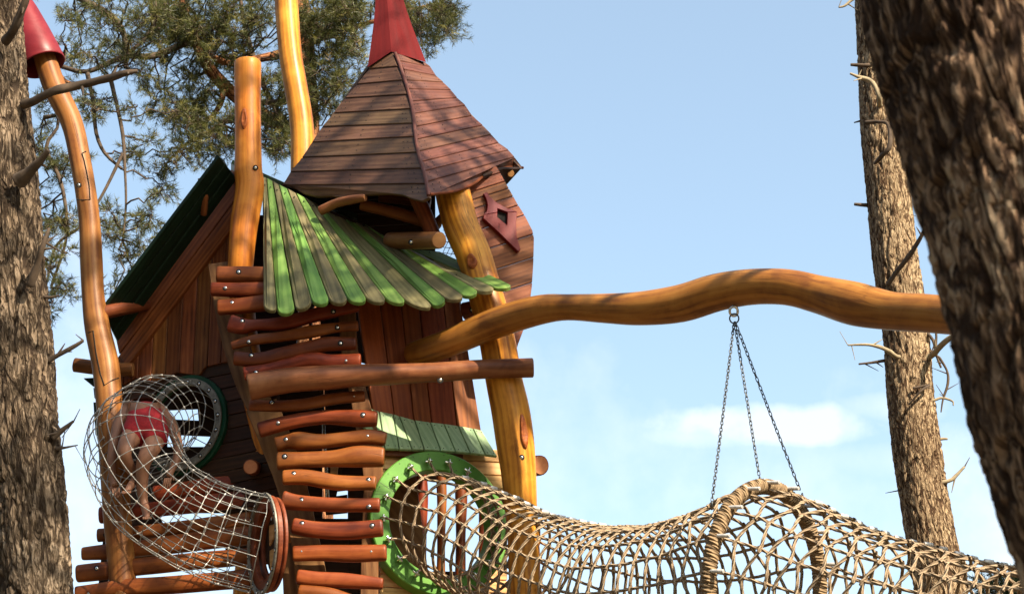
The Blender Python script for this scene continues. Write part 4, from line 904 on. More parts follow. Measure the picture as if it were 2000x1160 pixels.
# ------------------------------------------------------------------ chains
def link_mesh():
    mb = MB(); a, b, w = .0098, .0075, .0030; P = []
    for i in range(16):
        t = 2*math.pi*i/16; P.append((math.copysign(abs(math.cos(t))**.8, math.cos(t))*b, 0, math.copysign(abs(math.sin(t))**.75, math.sin(t))*(a+.006)))
    tube(mb, np.array(P), w, n=6, closed=True); o = mb.build('link', M['chain']); me = o.data; bpy.data.objects.remove(o); return me
lme = link_mesh(); lv = np.array([tuple(v.co) for v in lme.vertices]); lf = [tuple(p.vertices) for p in lme.polygons]
cr = W(1434, 622, YC); chain_bot = {}
ends = [((1390, 984), 10.17, 'left one of the three dark chains, running down to the near side of the hoop'), ((1484, 936), 10.62, 'middle one of the three dark chains, ending on top of the hoop'), ((1567, 968), 11.03, 'right one of the three dark chains, slanting to the far side of the hoop')]
for i, ((px, py), Y, lab) in enumerate(ends):
    e = W(px, py, Y); s = cr+np.array([.0, 0, -.035])+RGT*.006*(i-1); P = catmull(np.array([s, (s+e)/2-UZ*.006, e]), n_per=40); L = np.concatenate([[0], np.cumsum(np.linalg.norm(np.diff(P, axis=0), axis=1))])
    pitch = .0265; n = int(L[-1]/pitch); mb = MB(); tw = random.random()
    for k in range(n):
        q = [np.interp(k*pitch, L, P[:, a]) for a in range(3)]; q2 = [np.interp(k*pitch+.01, L, P[:, a]) for a in range(3)]
        z = nrm(np.array(q2)-np.array(q)); rot = (k % 2)*math.pi/2+.7+random.uniform(-.15, .15)
        m4 = basis(np.array(q), z); x = np.array(m4.col[0][:3]); y = np.array(m4.col[1][:3]); x2 = x*math.cos(rot)+y*math.sin(rot); y2 = -x*math.sin(rot)+y*math.cos(rot)
        mb.add(np.array(q)+lv[:, :1]*x2+lv[:, 1:2]*y2+lv[:, 2:]*z, lf, None, .5)
    ring(mb, e, nrm(RGT), .014, .005)
    if i == 1: ring(mb, cr, -_f, 9*mpp(cr), .0045, 1.05)
    o = mb.build('chain', M['chain'], loc=s); tag(o, lab, 'chain', 'chains holding the rope tunnel hoop')

# ------------------------------------------------------------------ rope tunnel
RT = thing('rope_tunnel', 'long beige rope net tunnel from the green ring, hung on chains by a wrapped hoop', 'rope tunnel', W(858, 1019, 12.3))
c0 = rc+FW.n*.02; HC = (1497, 1143)
sec = [(RC[0], RC[1], None, 99), (900, 1042, 12.22, 106), (960, 1072, 12.05, 110), (1050, 1122, 11.8, 120), (1180, 1163, 11.42, 134), (1280, 1172, 11.1, 152), (1380, 1162, 10.85, 168), (1497, 1143, 10.6, 186), (1600, 1165, 10.4, 172), (1700, 1190, 10.2, 156), (1800, 1208, 10.0, 142), (1900, 1222, 9.8, 128), (1990, 1233, 9.6, 124), (2100, 1243, 9.35, 128), (2220, 1250, 9.1, 130)]
C = []
for (px, py, Y, r) in sec:
    p = c0 if Y is None else W(px, py, Y); C.append([*p, r*mpp(p)])
C = np.array(C); Cs = catmull(C, step=.02); Lc_ = np.concatenate([[0], np.cumsum(np.linalg.norm(np.diff(Cs[:, :3], axis=0), axis=1))])
Tn = np.gradient(Cs[:, :3], axis=0); Tn /= np.linalg.norm(Tn, axis=1)[:, None]
k_ = np.clip(Lc_/.25, 0, 1)[:, None]; Tn = FW.n*(1-k_)+Tn*k_; Tn /= np.linalg.norm(Tn, axis=1)[:, None]
hoop_i = int(np.argmin(np.linalg.norm(Cs[:, :3]-W(1497, 1143, 10.6), axis=1)))
def at(L): return [np.array([np.interp(L, Lc_, a[:, j]) for j in range(a.shape[1])]) for a in (Cs, Tn)]
nL = 18; pitchR = .096; nR = int(Lc_[-1]/pitchR)
hoopL = Lc_[hoop_i]
nodes = np.zeros((nR, nL, 3))
prof = []
for i in range(nR):
    L = i*pitchR+.05; cc, tt = at(L); x = nrm(np.cross(UZ, tt)); u = nrm(np.cross(tt, x)); r = cc[3]
    lean = .22*min(1, L/.8)
    for j in range(nL):
        a = 2*math.pi*(j+.5)/nL; jt = rng.normal(0, 1, 3)
        asym = lean*math.cos(a)*r                                  # rings lean along the tunnel
        mid = abs(L-hoopL); pin = 1-.05*math.sin(math.pi*min(1, mid/1.0))
        zz = ((i % 2)*2-1)*.020*(1 if j % 2 else -1)*(1 if L > hoopL-.35 else .12)   # staggered mesh past the hoop
        nodes[i, j] = cc[:3]+x*math.sin(a)*(r*pin)+u*math.cos(a)*(r*pin)+tt*(asym*.0+zz)+jt*.002
net = MB(); rr_ = .0096
for i in range(nR):
    P = catmull(nodes[i], n_per=7, closed=True); tube(net, P, rr_*.98, n=8, closed=True, lobes=3, pitch=.075)
for j in range(nL):
    P = np.concatenate([[rc+(FW.ex*math.sin(2*math.pi*(j+.5)/nL)*1+UZ*math.cos(2*math.pi*(j+.5)/nL))*(Ro*.84)+FW.n*.035], nodes[:, j]])
    off = nrm(P[1]-c0[:3])*0
    P = catmull(P, n_per=6); tube(net, P, rr_*.9, n=8, cap=False, lobes=3, pitch=.075)
# knots where the ropes cross
for i in range(nR):
    for j in range(nL):
        p = nodes[i, j]; q = nodes[(i+1) % nR if i < nR-1 else i-1, j]; t = nrm(q-p); s = nodes[i, (j+1) % nL]-p; s = nrm(s)
        tube(net, np.array([p-s*.026, p-s*.012, p+s*.012, p+s*.026]), np.array([.008, .0122, .0122, .008]), n=7, cap=False, lobes=3, pitch=.05)
o = net.build('rope_net', M['rope'], RT)
# short rope tails and shackles onto the green ring
sh_me = None
for j in range(nL):
    a = 2*math.pi*(j+.5)/nL; d = FW.ex*math.sin(a)+UZ*math.cos(a); p = rc+d*(Ro*.84)+FW.n*.02
    mb = MB(); bx = nrm(np.cross(d, FW.n))
    ring(mb, np.zeros(3), bx, .021, .0055, 1.2, up=FW.n); tube(mb, np.array([-bx*.024, bx*.024])+FW.n*.0, .0075, n=8); tube(mb, np.array([-FW.n*.02, FW.n*.012]), .009, n=8)
    o = mb.build('shackle', M['steel']); me = o.data; bpy.data.objects.remove(o)
    M4 = Matrix.Translation(Vector(tuple(p+FW.n*.012))); place('shackle', me, M4, RT)
# clamps along the top of the net
mb = MB(); tube(mb, np.array([[0, 0, -.024], [0, 0, .024]]), .0135, n=12, bev=.15); o = mb.build('clamp', M['ferrule']); clm = o.data; bpy.data.objects.remove(o)
for i in range(1, nR-1):
    L = i*pitchR+.05
    if hoopL-1.3 < L < hoopL+.12: continue
    j0, j1 = nL-1, 0; p = nodes[i, j0]*.5+nodes[i, j1]*.5; cc, tt = at(L); rad = nrm(p-cc[:3]); p = cc[:3]+rad*(np.linalg.norm(nodes[i, j1]-cc[:3])+.002)
    place('clamp', clm, basis(p, nrm(nodes[i, j1]-nodes[i, j0]+tt*.03)), RT)
# hoop wrapped in rope
hc, ht = at(hoopL); hx = nrm(np.cross(ht, UZ)); hu = nrm(np.cross(hx, ht)); hr = hc[3]+.018
core = np.array([hc[:3]+hx*math.sin(a)*hr+hu*math.cos(a)*hr for a in np.arange(300)/300*2*math.pi])
wr = MB(); per = 2*math.pi*hr; turns = int(per/.0215); nsamp = turns*12
th = np.arange(nsamp)/nsamp*2*math.pi; ph = th*turns
cen = hc[:3]+hx*np.sin(th)[:, None]*hr+hu*np.cos(th)[:, None]*hr; rd = (cen-hc[:3])/hr
tube(wr, cen+rd*(np.cos(ph)*.032)[:, None]+ht*(np.sin(ph)*.032)[:, None], .0125, n=7, closed=True, lobes=3, pitch=.05)
tube(wr, core, .028, n=10, closed=True)
wr.build('hoop', M['wrap'], RT)
cb = MB(); tube(cb, np.array([[0, 0, -.05], [0, 0, .05]]), .011, n=10, bev=.2); ring(cb, np.array([0, 0, -.05]), np.array([1., 0, 0]), .017, .006)
o = cb.build('hoop_clamp', M['ferrule']); cme = o.data; bpy.data.objects.remove(o)
for j in range(nL):
    a = 2*math.pi*(j+.5)/nL; p = hc[:3]+(hx*math.sin(a)+hu*math.cos(a))*(hr+.02)+ht*.055; place('hoop_clamp', cme, basis(p, ht), RT)

# ------------------------------------------------------------------ steel cable tunnel
ST = thing('cable_tunnel', 'bulging steel cable net tube between the dark green ring and a lower red-brown ring', 'cable tunnel', W(358, 828, 12.6))
l0 = LW.P(355, 828, .06)
P = [[*l0, 80], [*(l0+LW.n*.20), 82], [*W(275, 838, 12.1), 87], [*W(257, 880, 11.92), 92], [*W(285, 945, 11.85), 94], [*W(345, 1000, 11.85), 92], [*W(425, 1040, 11.88), 94], [*W(490, 1058, 11.88), 95], [*(dc+dn*.03), 96]]
P = np.array(P); P[:, 3] *= np.array([mpp(q[:3]) for q in P]); Ps = catmull(P, step=.01); Ls = np.concatenate([[0], np.cumsum(np.linalg.norm(np.diff(Ps[:, :3], axis=0), axis=1))])
Tt, Xx, Yy = frames(Ps[:, :3])
nS, nA = 20, 21; cab = MB(); grid = np.zeros((nS, nA, 3))
for i in range(nS):
    L = Ls[-1]*i/(nS-1); k = min(len(Ps)-1, int(np.searchsorted(Ls, L)))
    for j in range(nA):
        a = 2*math.pi*j/nA; grid[i, j] = Ps[k, :3]+(Xx[k]*math.cos(a)+Yy[k]*math.sin(a))*Ps[k, 3]+rng.normal(0, .0035, 3)
for i in range(nS): tube(cab, catmull(grid[i], n_per=4, closed=True), .0031, n=6, closed=True)
for j in range(nA): tube(cab, catmull(grid[:, j], n_per=5), .0031, n=6)
cab.build('cable_net', M['wire'], ST)
for i in range(nS):
    pass
jn = MB()
for i in range(1, nS-1):
    for j in range(nA):
        p = grid[i, j]; t = nrm(grid[i, (j+1) % nA]-p); tube(jn, np.array([p-t*.008, p+t*.008]), .0058, n=6, bev=.2)
o = jn.build('cable_clamps', M['ferrule'], ST); o['kind'] = 'stuff'
for (c, ex, n_, ro, ri, s) in ((LW.P(355, 828, .055), LW.ex, LW.n, 93, 78, 18), (dc+dn*.02, dex, dn, 100, 90, 16)):
    mb = MB(); k = mpp(c); annulus(mb, c, ex, UZ, n_, ro*k, ri*k, .012, bev=.003); fl = mb.build('flange', M['flange'], ST)
    for i in range(s):
        a = 2*math.pi*i/s; place('bolt', bolt_me, basis(c+(ex*math.cos(a)+UZ*math.sin(a))*(ro+ri)/2*k, n_, .9), fl)

# ------------------------------------------------------------------ the climbing child
def skin_eval(name, nodes, edges, radii, sub=2, root=0):
    me = bpy.data.meshes.new(name); me.from_pydata([tuple(v) for v in nodes], edges, []); o = bpy.data.objects.new(name, me); COL.objects.link(o)
    md = o.modifiers.new('s', 'SKIN'); md.use_smooth_shade = True
    for i, v in enumerate(me.skin_vertices[0].data):
        r = radii[i]; v.radius = (r, r) if not isinstance(r, tuple) else r; v.use_root = (i == root)
    ms = o.modifiers.new('u', 'SUBSURF'); ms.levels = sub; ms.render_levels = sub
    dg = bpy.context.evaluated_depsgraph_get(); ev = o.evaluated_get(dg); nm = bpy.data.meshes.new_from_object(ev); bpy.data.objects.remove(o)
    for p in nm.polygons: p.use_smooth = True
    return nm
PR = thing('person', 'child in red shorts crawling away through the steel cable tunnel, seen from behind', 'person', W(285, 830, 12.0))
pl = root_loc(PR)
def q(px, py, Y): return W(px, py, Y)-pl
nd = []; ed = []; rd_ = []
def chain_(pts, start=None):
    prev = start
    for (p, r) in pts:
        nd.append(p); rd_.append(r)
        if prev is not None: ed.append((prev, len(nd)-1))
        prev = len(nd)-1
    return prev
pel = chain_([(q(287, 834, 11.93), (.105, .082))])
wst = chain_([(q(284, 806, 12.00), (.098, .075)), (q(281, 793, 12.07), (.105, .07)), (q(280, 792, 12.15), (.112, .07))], pel)
nk = chain_([(q(282, 802, 12.22), .042), (q(283, 812, 12.26), .045)], wst)
chain_([(q(284, 822, 12.29), .068), (q(285, 836, 12.30), .072), (q(285, 850, 12.28), .05)], nk)
for sd, pts in (('L', [((250, 800, 12.12), .050), ((233, 822, 12.06), .042), ((222, 866, 11.98), .034), ((217, 900, 11.96), .030), ((220, 938, 11.96), .021), ((224, 950, 11.95), .024)]), ('R', [((312, 804, 12.13), .050), ((333, 826, 12.08), .042), ((348, 868, 12.0), .034), ((347, 895, 11.97), .030), ((334, 920, 11.95), .021), ((329, 932, 11.94), .024)])):
    chain_([(q(*p), r) for p, r in pts], wst)
hl = chain_([(q(262, 845, 11.93), .078), (q(250, 862, 11.86), .066), (q(240, 884, 11.80), .050), (q(247, 900, 11.86), .043), (q(258, 920, 11.93), .036), (q(266, 930, 11.96), .028)], pel)
chain_([(q(262, 938, 11.93), .028), (q(253, 952, 11.86), .024), (q(246, 962, 11.82), .017)], hl)
hr_ = chain_([(q(308, 848, 11.93), .080), (q(300, 870, 11.87), .068), (q(282, 894, 11.82), .052), (q(278, 915, 11.86), .045), (q(277, 950, 11.9), .038), (q(280, 978, 11.93), .028)], pel)
chain_([(q(283, 990, 11.92), .028), (q(286, 1002, 11.86), .025), (q(287, 1012, 11.8), .018)], hr_)
body = skin_eval('body', nd, ed, rd_, 2, pel); body.materials.append(M['skin'])
ob = bpy.data.objects.new('body', body); COL.objects.link(ob); ob.parent = PR
def fingers(base, dirv, side, wv):
    out = []
    for k, (ln, off) in enumerate(((.040, -1.5), (.046, -.5), (.044, .5), (.034, 1.5))):
        b = base+wv*off*.0125; m1 = b+dirv*ln*.5+side*.004; m2 = b+dirv*ln+side*.014; out.append([b-dirv*.02, b, m1, m2])
    out.append([base-dirv*.03-wv*.018, base-dirv*.012-wv*.034, base+dirv*.006-wv*.042]); return out
fm = None
vs, fsx = [], []
for (bp_, dv, sgn) in ((q(226, 957, 11.95), nrm([.12, -.15, -1]), 1), (q(327, 938, 11.94), nrm([-.25, -.15, -1]), -1)):
    for pts in fingers(bp_, dv, nrm([0, .6, -.3]), nrm([1*sgn, .1, 0])):
        me_ = skin_eval('finger', pts, [(i, i+1) for i in range(len(pts)-1)], [.0085]*(len(pts)-1)+[.0065], 1)
        off = len(vs); vs += [tuple(v.co) for v in me_.vertices]; fsx += [tuple(i+off for i in p.vertices) for p in me_.polygons]
for (bp_, dv) in ((q(246, 962, 11.81), nrm(q(246, 962, 11.81)-q(256, 950, 11.87))), (q(287, 1012, 11.79), nrm(q(287, 1012, 11.79)-q(285, 1000, 11.87)))):
    for k in range(5):
        b = bp_+RGT*(k-2)*.011; me_ = skin_eval('toe', [b-dv*.02, b+dv*.010*(1.4-.2*abs(k-1))], [(0, 1)], [.009, .007], 1)
        off = len(vs); vs += [tuple(v.co) for v in me_.vertices]; fsx += [tuple(i+off for i in p.vertices) for p in me_.polygons]
bm_v = [tuple(v.co) for v in body.vertices]; off = len(bm_v); bf = [tuple(p.vertices) for p in body.polygons]
nb = bpy.data.meshes.new('body'); nb.from_pydata(bm_v+vs, [], bf+[tuple(i+off for i in f) for f in fsx]); nb.materials.append(M['skin'])
for p in nb.polygons: p.use_smooth = True
ob.data = nb
s_n = [q(287, 834, 11.93), q(284, 808, 12.02), q(283, 797, 12.07), q(262, 845, 11.93), q(251, 860, 11.87), q(308, 848, 11.93), q(300, 871, 11.87)]
sh = skin_eval('shorts', s_n, [(0, 1), (1, 2), (0, 3), (3, 4), (0, 5), (5, 6)], [(.122, .096), (.112, .088), (.108, .084), .096, .082, .098, .085], 2, 0); sh.materials.append(M['shorts'])
so_ = bpy.data.objects.new('shorts', sh); COL.objects.link(so_); so_.parent = PR
hh = skin_eval('hair', [q(284, 818, 12.31), q(285, 832, 12.325), q(286, 844, 12.32)], [(0, 1), (1, 2)], [.072, .082, .06], 2, 0); hh.materials.append(M['hair'])
ho = bpy.data.objects.new('hair', hh); COL.objects.link(ho); ho.parent = PR
# ------------------------------------------------------------------ crowns towards the sun (world positions above the frame)
def _s(px, py, Y, d, o=(0, 0, 0)): p = W(px, py, Y)+SUN*d; return (p[0]+o[0], p[1]+o[1], p[2]+o[2])
SHADE1 = [_s(700, 170, 12.2, 9.6), _s(800, 300, 12.2, 9.0), _s(660, 330, 12.2, 9.3), _s(430, 180, 12.1, 9.6), _s(960, 420, 12.1, 9.2), _s(620, 470, 12.0, 9.1), _s(800, 480, 12.0, 8.9), _s(480, 600, 12, 9.3), _s(560, 680, 12, 8.6)]
SHADE2 = [_s(285, 820, 12, 8.2), _s(270, 900, 12, 8.0), _s(820, 655, 12.2, 6.2), _s(900, 500, 12.1, 6.0), _s(360, 560, 12.6, 8.0), _s(300, 700, 12.6, 7.6), _s(740, 650, 12.1, 6.0), _s(1120, 600, 11.6, 5.2), _s(1400, 575, 10.9, 4.8), _s(1720, 600, 10.3, 4.0), _s(330, 1080, 12.2, 6.6), _s(250, 880, 12.2, 6.8), _s(200, 450, 12.3, 9.0)]
SHADE3 = [_s(30, y, 9.4, 7.0) for y in (120, 330, 520, 700, 860, 1010, 1150)]+[_s(1985, 620, 4.1, 4.2), _s(1985, 850, 4.1, 4.2), _s(285, 830, 12, 9.5)]
# ------------------------------------------------------------------ trees
def bark_trunk(A, nseg, step, depth, seed, fr=(5, 15), name='trunk', mat=None, parent=None):
    """A rows x,y,z,r ; displaced plates of bark"""
    A = catmull(A, step=step); P = A[:, :3]; T_, X_, Y_ = frames(P); L = np.concatenate([[0], np.cumsum(np.linalg.norm(np.diff(P, axis=0), axis=1))])
    th = np.arange(nseg)/nseg*2*math.pi; m = len(P); V = np.zeros((m, nseg, 3)); G = np.zeros((m, nseg, 3))
    for i in range(m):
        for j in range(nseg):
            r = A[i, 3]; cx, cy = math.cos(th[j])*r, math.sin(th[j])*r; u = L[i]
            fa, fb = fr[0]*.8, fr[1]*.62
            na_ = mnoise.noise((u*fa+.25*mnoise.noise((u*9, cx*25, cy*25)), cx*fb+seed, cy*fb)); nb_ = mnoise.noise((u*fa*2.4+7, cx*fb*2.3, cy*fb*2.3+seed)); nc_ = mnoise.noise((u*fa*6, cx*fb*5+seed, cy*fb*5))
            h = min(1, abs(na_)*8)**.8*.8+min(1, abs(nb_)*4.5)**.7*.35+.28*nc_+.4*mnoise.noise((u*1.6, cx*4, cy*4+seed))-.15
            rr = r+depth*(h-.6)
            V[i, j] = P[i]+(X_[i]*math.cos(th[j])+Y_[i]*math.sin(th[j]))*rr; G[i, j] = (u+seed, cx, cy)
    idx = np.arange(m*nseg).reshape(m, nseg); fs = []
    for i in range(m-1):
        a, b = idx[i], idx[i+1]; fs.append(np.stack([a, np.roll(a, -1), np.roll(b, -1), b], -1))
    mb = MB(); mb.add(V.reshape(-1, 3), np.concatenate(fs).tolist(), G.reshape(-1, 3), .5, 0, True)
    return mb.build(name, mat, parent)
def tpath(pts): return np.array([[*W(px, py, Y), r*mpp(W(px, py, Y))] for (px, py, Y, r) in pts])
def twigpath(base, tip, r0, r1, n=6, bend=.06):
    base, tip = np.asarray(base), np.asarray(tip); L = np.linalg.norm(tip-base); P = []
    for i in range(n+1):
        t = i/n; P.append(base*(1-t)+tip*t+rng.normal(0, 1, 3)*L*bend*math.sin(math.pi*t))
    return np.array(P), np.linspace(r0, r1, n+1)
def stub(tree, pts, sub=2, mat=0, n=8):
    """broken branch; pts (px,py,Y,r)"""
    mb = MB(); A = tpath(pts)
    if tree is TR_ and pts[0][0] > 1800: b0 = W(pts[0][0]-32, pts[0][1]+6, pts[0][2]); A = np.vstack([[*b0, A[0, 3]], A])
    elif tree is TR_ and pts[1][0] < pts[0][0]: A = np.vstack([[*W(pts[0][0]+26, pts[0][1], pts[0][2]+.08), A[0, 3]], A])
    A = catmull(A, n_per=5); tube(mb, A[:, :3], A[:, 3], n=n, lump=.22, hfreq=22, mat=mat, bev=.3)
    for k in range(sub):
        i = rng.integers(len(A)//3, len(A)); b = A[i]; d = rng.normal(0, 1, 3); d = nrm(d-_f*np.dot(d, _f)*.6)
        ln = rng.uniform(.05, .14); tube(mb, np.array([b[:3], b[:3]+d*ln*.6, b[:3]+d*ln]), np.array([b[3]*.6, b[3]*.35, .002]), n=5, mat=mat, bev=0)
    mb.build('dead_branch', [M['twig'], M['twiglight']], tree)

# needles --------------------------------------------------------
def needle_mesh(name, tuft_p, tuft_d, per, ln, wd, mat, parent, spread=.9, twig=.10):
    n = len(tuft_p); K = n*per
    p = np.repeat(tuft_p, per, 0); d = np.repeat(tuft_d, per, 0)
    t = rng.uniform(-twig, .02, K)[:, None]; base = p+d*t
    rv = rng.normal(0, 1, (K, 3)); rv -= d*np.sum(rv*d, 1)[:, None]; rv /= np.linalg.norm(rv, axis=1)[:, None]+1e-9
    dirn = d*rng.uniform(.25, 1.0, K)[:, None]+rv*spread*rng.uniform(.5, 1, K)[:, None]; dirn[:, 2] += .15; dirn /= np.linalg.norm(dirn, axis=1)[:, None]
    sd = np.cross(dirn, rng.normal(0, 1, (K, 3))); sd /= np.linalg.norm(sd, axis=1)[:, None]+1e-9
    l = ln*rng.uniform(.7, 1.25, K)[:, None]
    V = np.empty((K, 3, 3)); V[:, 0] = base-sd*wd/2; V[:, 1] = base+sd*wd/2; V[:, 2] = base+dirn*l
    V = V.reshape(-1, 3)-root_loc(parent)
    me = bpy.data.meshes.new(name); me.vertices.add(K*3); me.vertices.foreach_set('co', V.astype(np.float32).ravel())
    me.loops.add(K*3); me.loops.foreach_set('vertex_index', np.arange(K*3, dtype=np.int32)); me.polygons.add(K); me.polygons.foreach_set('loop_start', np.arange(K, dtype=np.int32)*3)
    tr = np.repeat(np.clip(rng.beta(2, 2.6, n)+rng.uniform(-.05, .05, n), 0, 1), per*3)
    a = me.attributes.new('rnd', 'FLOAT', 'POINT'); a.data.foreach_set('value', tr.astype(np.float32)); me.materials.append(mat)
    me.update(calc_edges=True); me.validate()
    o = bpy.data.objects.new(name, me); COL.objects.link(o); o.parent = parent; return o
def clump(center, rad, ntw, tw_mb, limbs, tufts, sub=5, r0=.010, twl=.11, droop=0.0):
    """branchlets from the nearest limb point through an ellipsoid volume"""
    center = np.asarray(center, float); rad = np.asarray(rad, float)
    d = np.linalg.norm(limbs-center, axis=1); a = limbs[int(np.argmin(d))]
    if np.min(d) > .05:
        P, r = twigpath(a, center, r0*1.5, r0, 6, .07); tube(tw_mb, P, r, n=5, cap=False, lump=.08, hfreq=20)
    for k in range(ntw):
        v = rng.normal(0, 1, 3); v = v/np.linalg.norm(v)*rng.uniform(.45, 1.0)**.5; tip = center+v*rad; tip[2] -= droop*rng.uniform(0, 1)
        st = center+(tip-center)*rng.uniform(0, .25)*0+rng.normal(0, .12, 3)*rad
        P, r = twigpath(st, tip, r0*.6, r0*.22, 5, .09); tube(tw_mb, P, r, n=4, cap=False)
        for s in range(sub):
            i = rng.integers(1, 6); b = P[i]; dd = nrm(nrm(P[i]-P[i-1])+rng.normal(0, .75, 3)); ln = rng.uniform(.6, 1.5)*twl
            e = b+dd*ln; tube(tw_mb, np.array([b, (b+e)/2+rng.normal(0, .008, 3), e]), np.array([.0032, .0026, .002]), n=3, cap=False); tufts.append((e, dd))
        tufts.append((P[-1], nrm(P[-1]-P[-2])))

TR_ = None
# --- near left trunk
TL_ = thing('pine_tree', 'thick grey-brown pine trunk with broken branch stubs along the left edge', 'tree', (W(70, 1160, 9.5)[0], 9.5, 0), 'pine trees')
A = tpath([(-66, -420, 9.5, 60), (-46, -200, 9.5, 62), (-28, 0, 9.5, 63), (-16, 150, 9.5, 64), (2, 330, 9.5, 66), (14, 500, 9.5, 67), (30, 660, 9.5, 67), (42, 800, 9.5, 66), (56, 950, 9.5, 66), (70, 1160, 9.5, 67), (78, 1300, 9.5, 68)])
l_ = A[-1].copy(); g_ = l_.copy(); g_[2] = -.1; g_[3] *= 1.35; A = np.vstack([A, (l_+g_)/2, g_]); bark_trunk(A, 150, .016, .026, 3.0, (7, 34), 'trunk', M['barkL'], TL_)
stub(TL_, [(45, 204, 9.4, 10), (70, 196, 9.35, 9), (110, 178, 9.3, 9), (160, 165, 9.3, 9), (210, 155, 9.25, 8), (245, 143, 9.2, 7), (269, 139, 9.2, 4)], 3)
stub(TL_, [(10, 82, 9.3, 10), (30, 55, 9.2, 9), (44, 20, 9.15, 8), (56, -20, 9.1, 7), (70, -80, 9.05, 6)], 1)
stub(TL_, [(35, 355, 9.3, 15), (55, 338, 9.25, 10), (75, 318, 9.2, 8), (95, 293, 9.15, 5)], 1)
stub(TL_, [(58, 560, 9.3, 9), (72, 520, 9.25, 7), (84, 480, 9.2, 6), (96, 446, 9.2, 3)], 4)
stub(TL_, [(92, 705, 9.45, 7), (112, 694, 9.45, 5), (140, 680, 9.45, 4.5), (163, 665, 9.45, 3)], 3)
stub(TL_, [(100, 855, 9.4, 7), (118, 842, 9.4, 5), (144, 822, 9.4, 2.5)], 4); stub(TL_, [(108, 876, 9.45, 4), (125, 874, 9.45, 2.5), (152, 869, 9.45, 1.2)], 2); stub(TL_, [(85, 580, 9.45, 4), (100, 581, 9.45, 3), (116, 577, 9.45, 2)], 0)
limbsL = []; tufts = []; tw = MB()
base = W(-60, -350, 9.5)
for k in range(9):
    a = 2*math.pi*k/9; e = base+np.array([math.cos(a)*1.6, math.sin(a)*1.3, .6+.25*(k % 3)]); P, r = twigpath(base+UZ*(.1*k-.3), e, .05, .02, 8, .05); tube(tw, P, r, n=6, cap=False); limbsL.append(P)
LL = np.concatenate(limbsL)
for k in range(46):
    v = rng.normal(0, 1, 3); v /= np.linalg.norm(v); clump(base+UZ*1.3+v*np.array([1.7, 1.4, .9])*rng.uniform(.4, 1), (.4, .4, .25), 5, tw, LL, tufts, 4)
tw.build('branches', M['twig'], TL_); tp = np.array([t[0] for t in tufts]); td = np.array([t[1] for t in tufts]); needle_mesh('crown', tp, td, 26, .06, .004, M['needle'], TL_)

# --- far right trunk
TR_ = thing('pine_tree', 'slim sunlit tan pine trunk with bare twigs, standing behind the curved beam', 'tree', (W(1835, 1160, 13.6)[0], 13.6, 0), 'pine trees')
A = tpath([(1690, -500, 13.6, 34), (1700, -250, 13.6, 37), (1712, 0, 13.6, 40), (1722, 200, 13.6, 41), (1734, 350, 13.6, 42), (1748, 500, 13.6, 42.5), (1768, 650, 13.6, 43), (1781, 800, 13.6, 44), (1809, 1000, 13.6, 46), (1838, 1160, 13.6, 48), (1850, 1300, 13.6, 49)])
l_ = A[-1].copy(); g_ = l_.copy(); g_[2] = -.1; g_[3] *= 1.3; A = np.vstack([A, (l_+g_)/2, g_]); topR = A[0, :3].copy(); bark_trunk(A, 110, .022, .024, 11.0, (7, 34), 'trunk', M['barkR'], TR_)
Yt = 13.45
stub(TR_, [(1685, -10, Yt, 4), (1665, 0, Yt, 3.5), (1650, 12, Yt, 2.5), (1638, 15, Yt, 1.5)], 2, 1)
stub(TR_, [(1685, 128, Yt, 4), (1661, 127, Yt, 3)], 0); stub(TR_, [(1720, 208, Yt, 5), (1717, 190, Yt-.1, 4.5), (1708, 168, Yt-.1, 4.5), (1698, 157, Yt-.1, 4), (1680, 152, Yt-.1, 3.5), (1660, 144, Yt-.1, 2.5)], 2, 1)
stub(TR_, [(1690, 401, 13.6, 4), (1668, 399, 13.6, 3)], 0); stub(TR_, [(1690, 235, 13.6, 3), (1668, 240, 13.6, 1.2)], 2)
stub(TR_, [(1690, 240, Yt-.1, 4), (1715, 238, Yt-.15, 4), (1735, 245, Yt-.2, 4), (1738, 285, Yt-.25, 5), (1722, 305, Yt-.2, 5), (1708, 320, Yt-.1, 3)], 2)
stub(TR_, [(1733, 557, Yt-.05, 4.5), (1752, 530, Yt-.12, 5), (1778, 496, Yt-.2, 5), (1800, 460, Yt-.3, 4), (1812, 430, Yt-.35, 2)], 2)
stub(TR_, [(1752, 697, Yt, 4.5), (1735, 685, Yt-.1, 4), (1712, 676, Yt-.15, 3.5), (1690, 673, Yt-.2, 2.5), (1656, 674, Yt-.2, 1.6)], 3, 1)
stub(TR_, [(1732, 704, 13.6, 3.5), (1705, 708, 13.6, 3), (1677, 711, 13.6, 2)], 3)
stub(TR_, [(1815, 697, 13.5, 6), (1830, 684, 13.4, 6), (1845, 668, 13.3, 6), (1870, 650, 13.2, 5), (1900, 630, 13.1, 4)], 1, 1)
stub(TR_, [(1806, 650, 13.5, 3), (1822, 665, 13.5, 3), (1828, 690, 13.5, 2.5), (1838, 718, 13.5, 2)], 2); stub(TR_, [(1826, 640, 13.5, 2.5), (1828, 690, 13.5, 2.5), (1836, 700, 13.5, 2.5), (1850, 725, 13.5, 2.5), (1851, 750, 13.5, 2.5), (1842, 780, 13.5, 2), (1838, 805, 13.5, 1.2)], 5)
stub(TR_, [(1822, 782, 13.5, 3), (1840, 777, 13.5, 2.5), (1860, 783, 13.5, 2), (1862, 792, 13.5, 1.5)], 1, 1); stub(TR_, [(1815, 752, Yt-.05, 2.5), (1800, 762, Yt-.1, 2.5), (1775, 790, Yt-.05, 2)], 1)
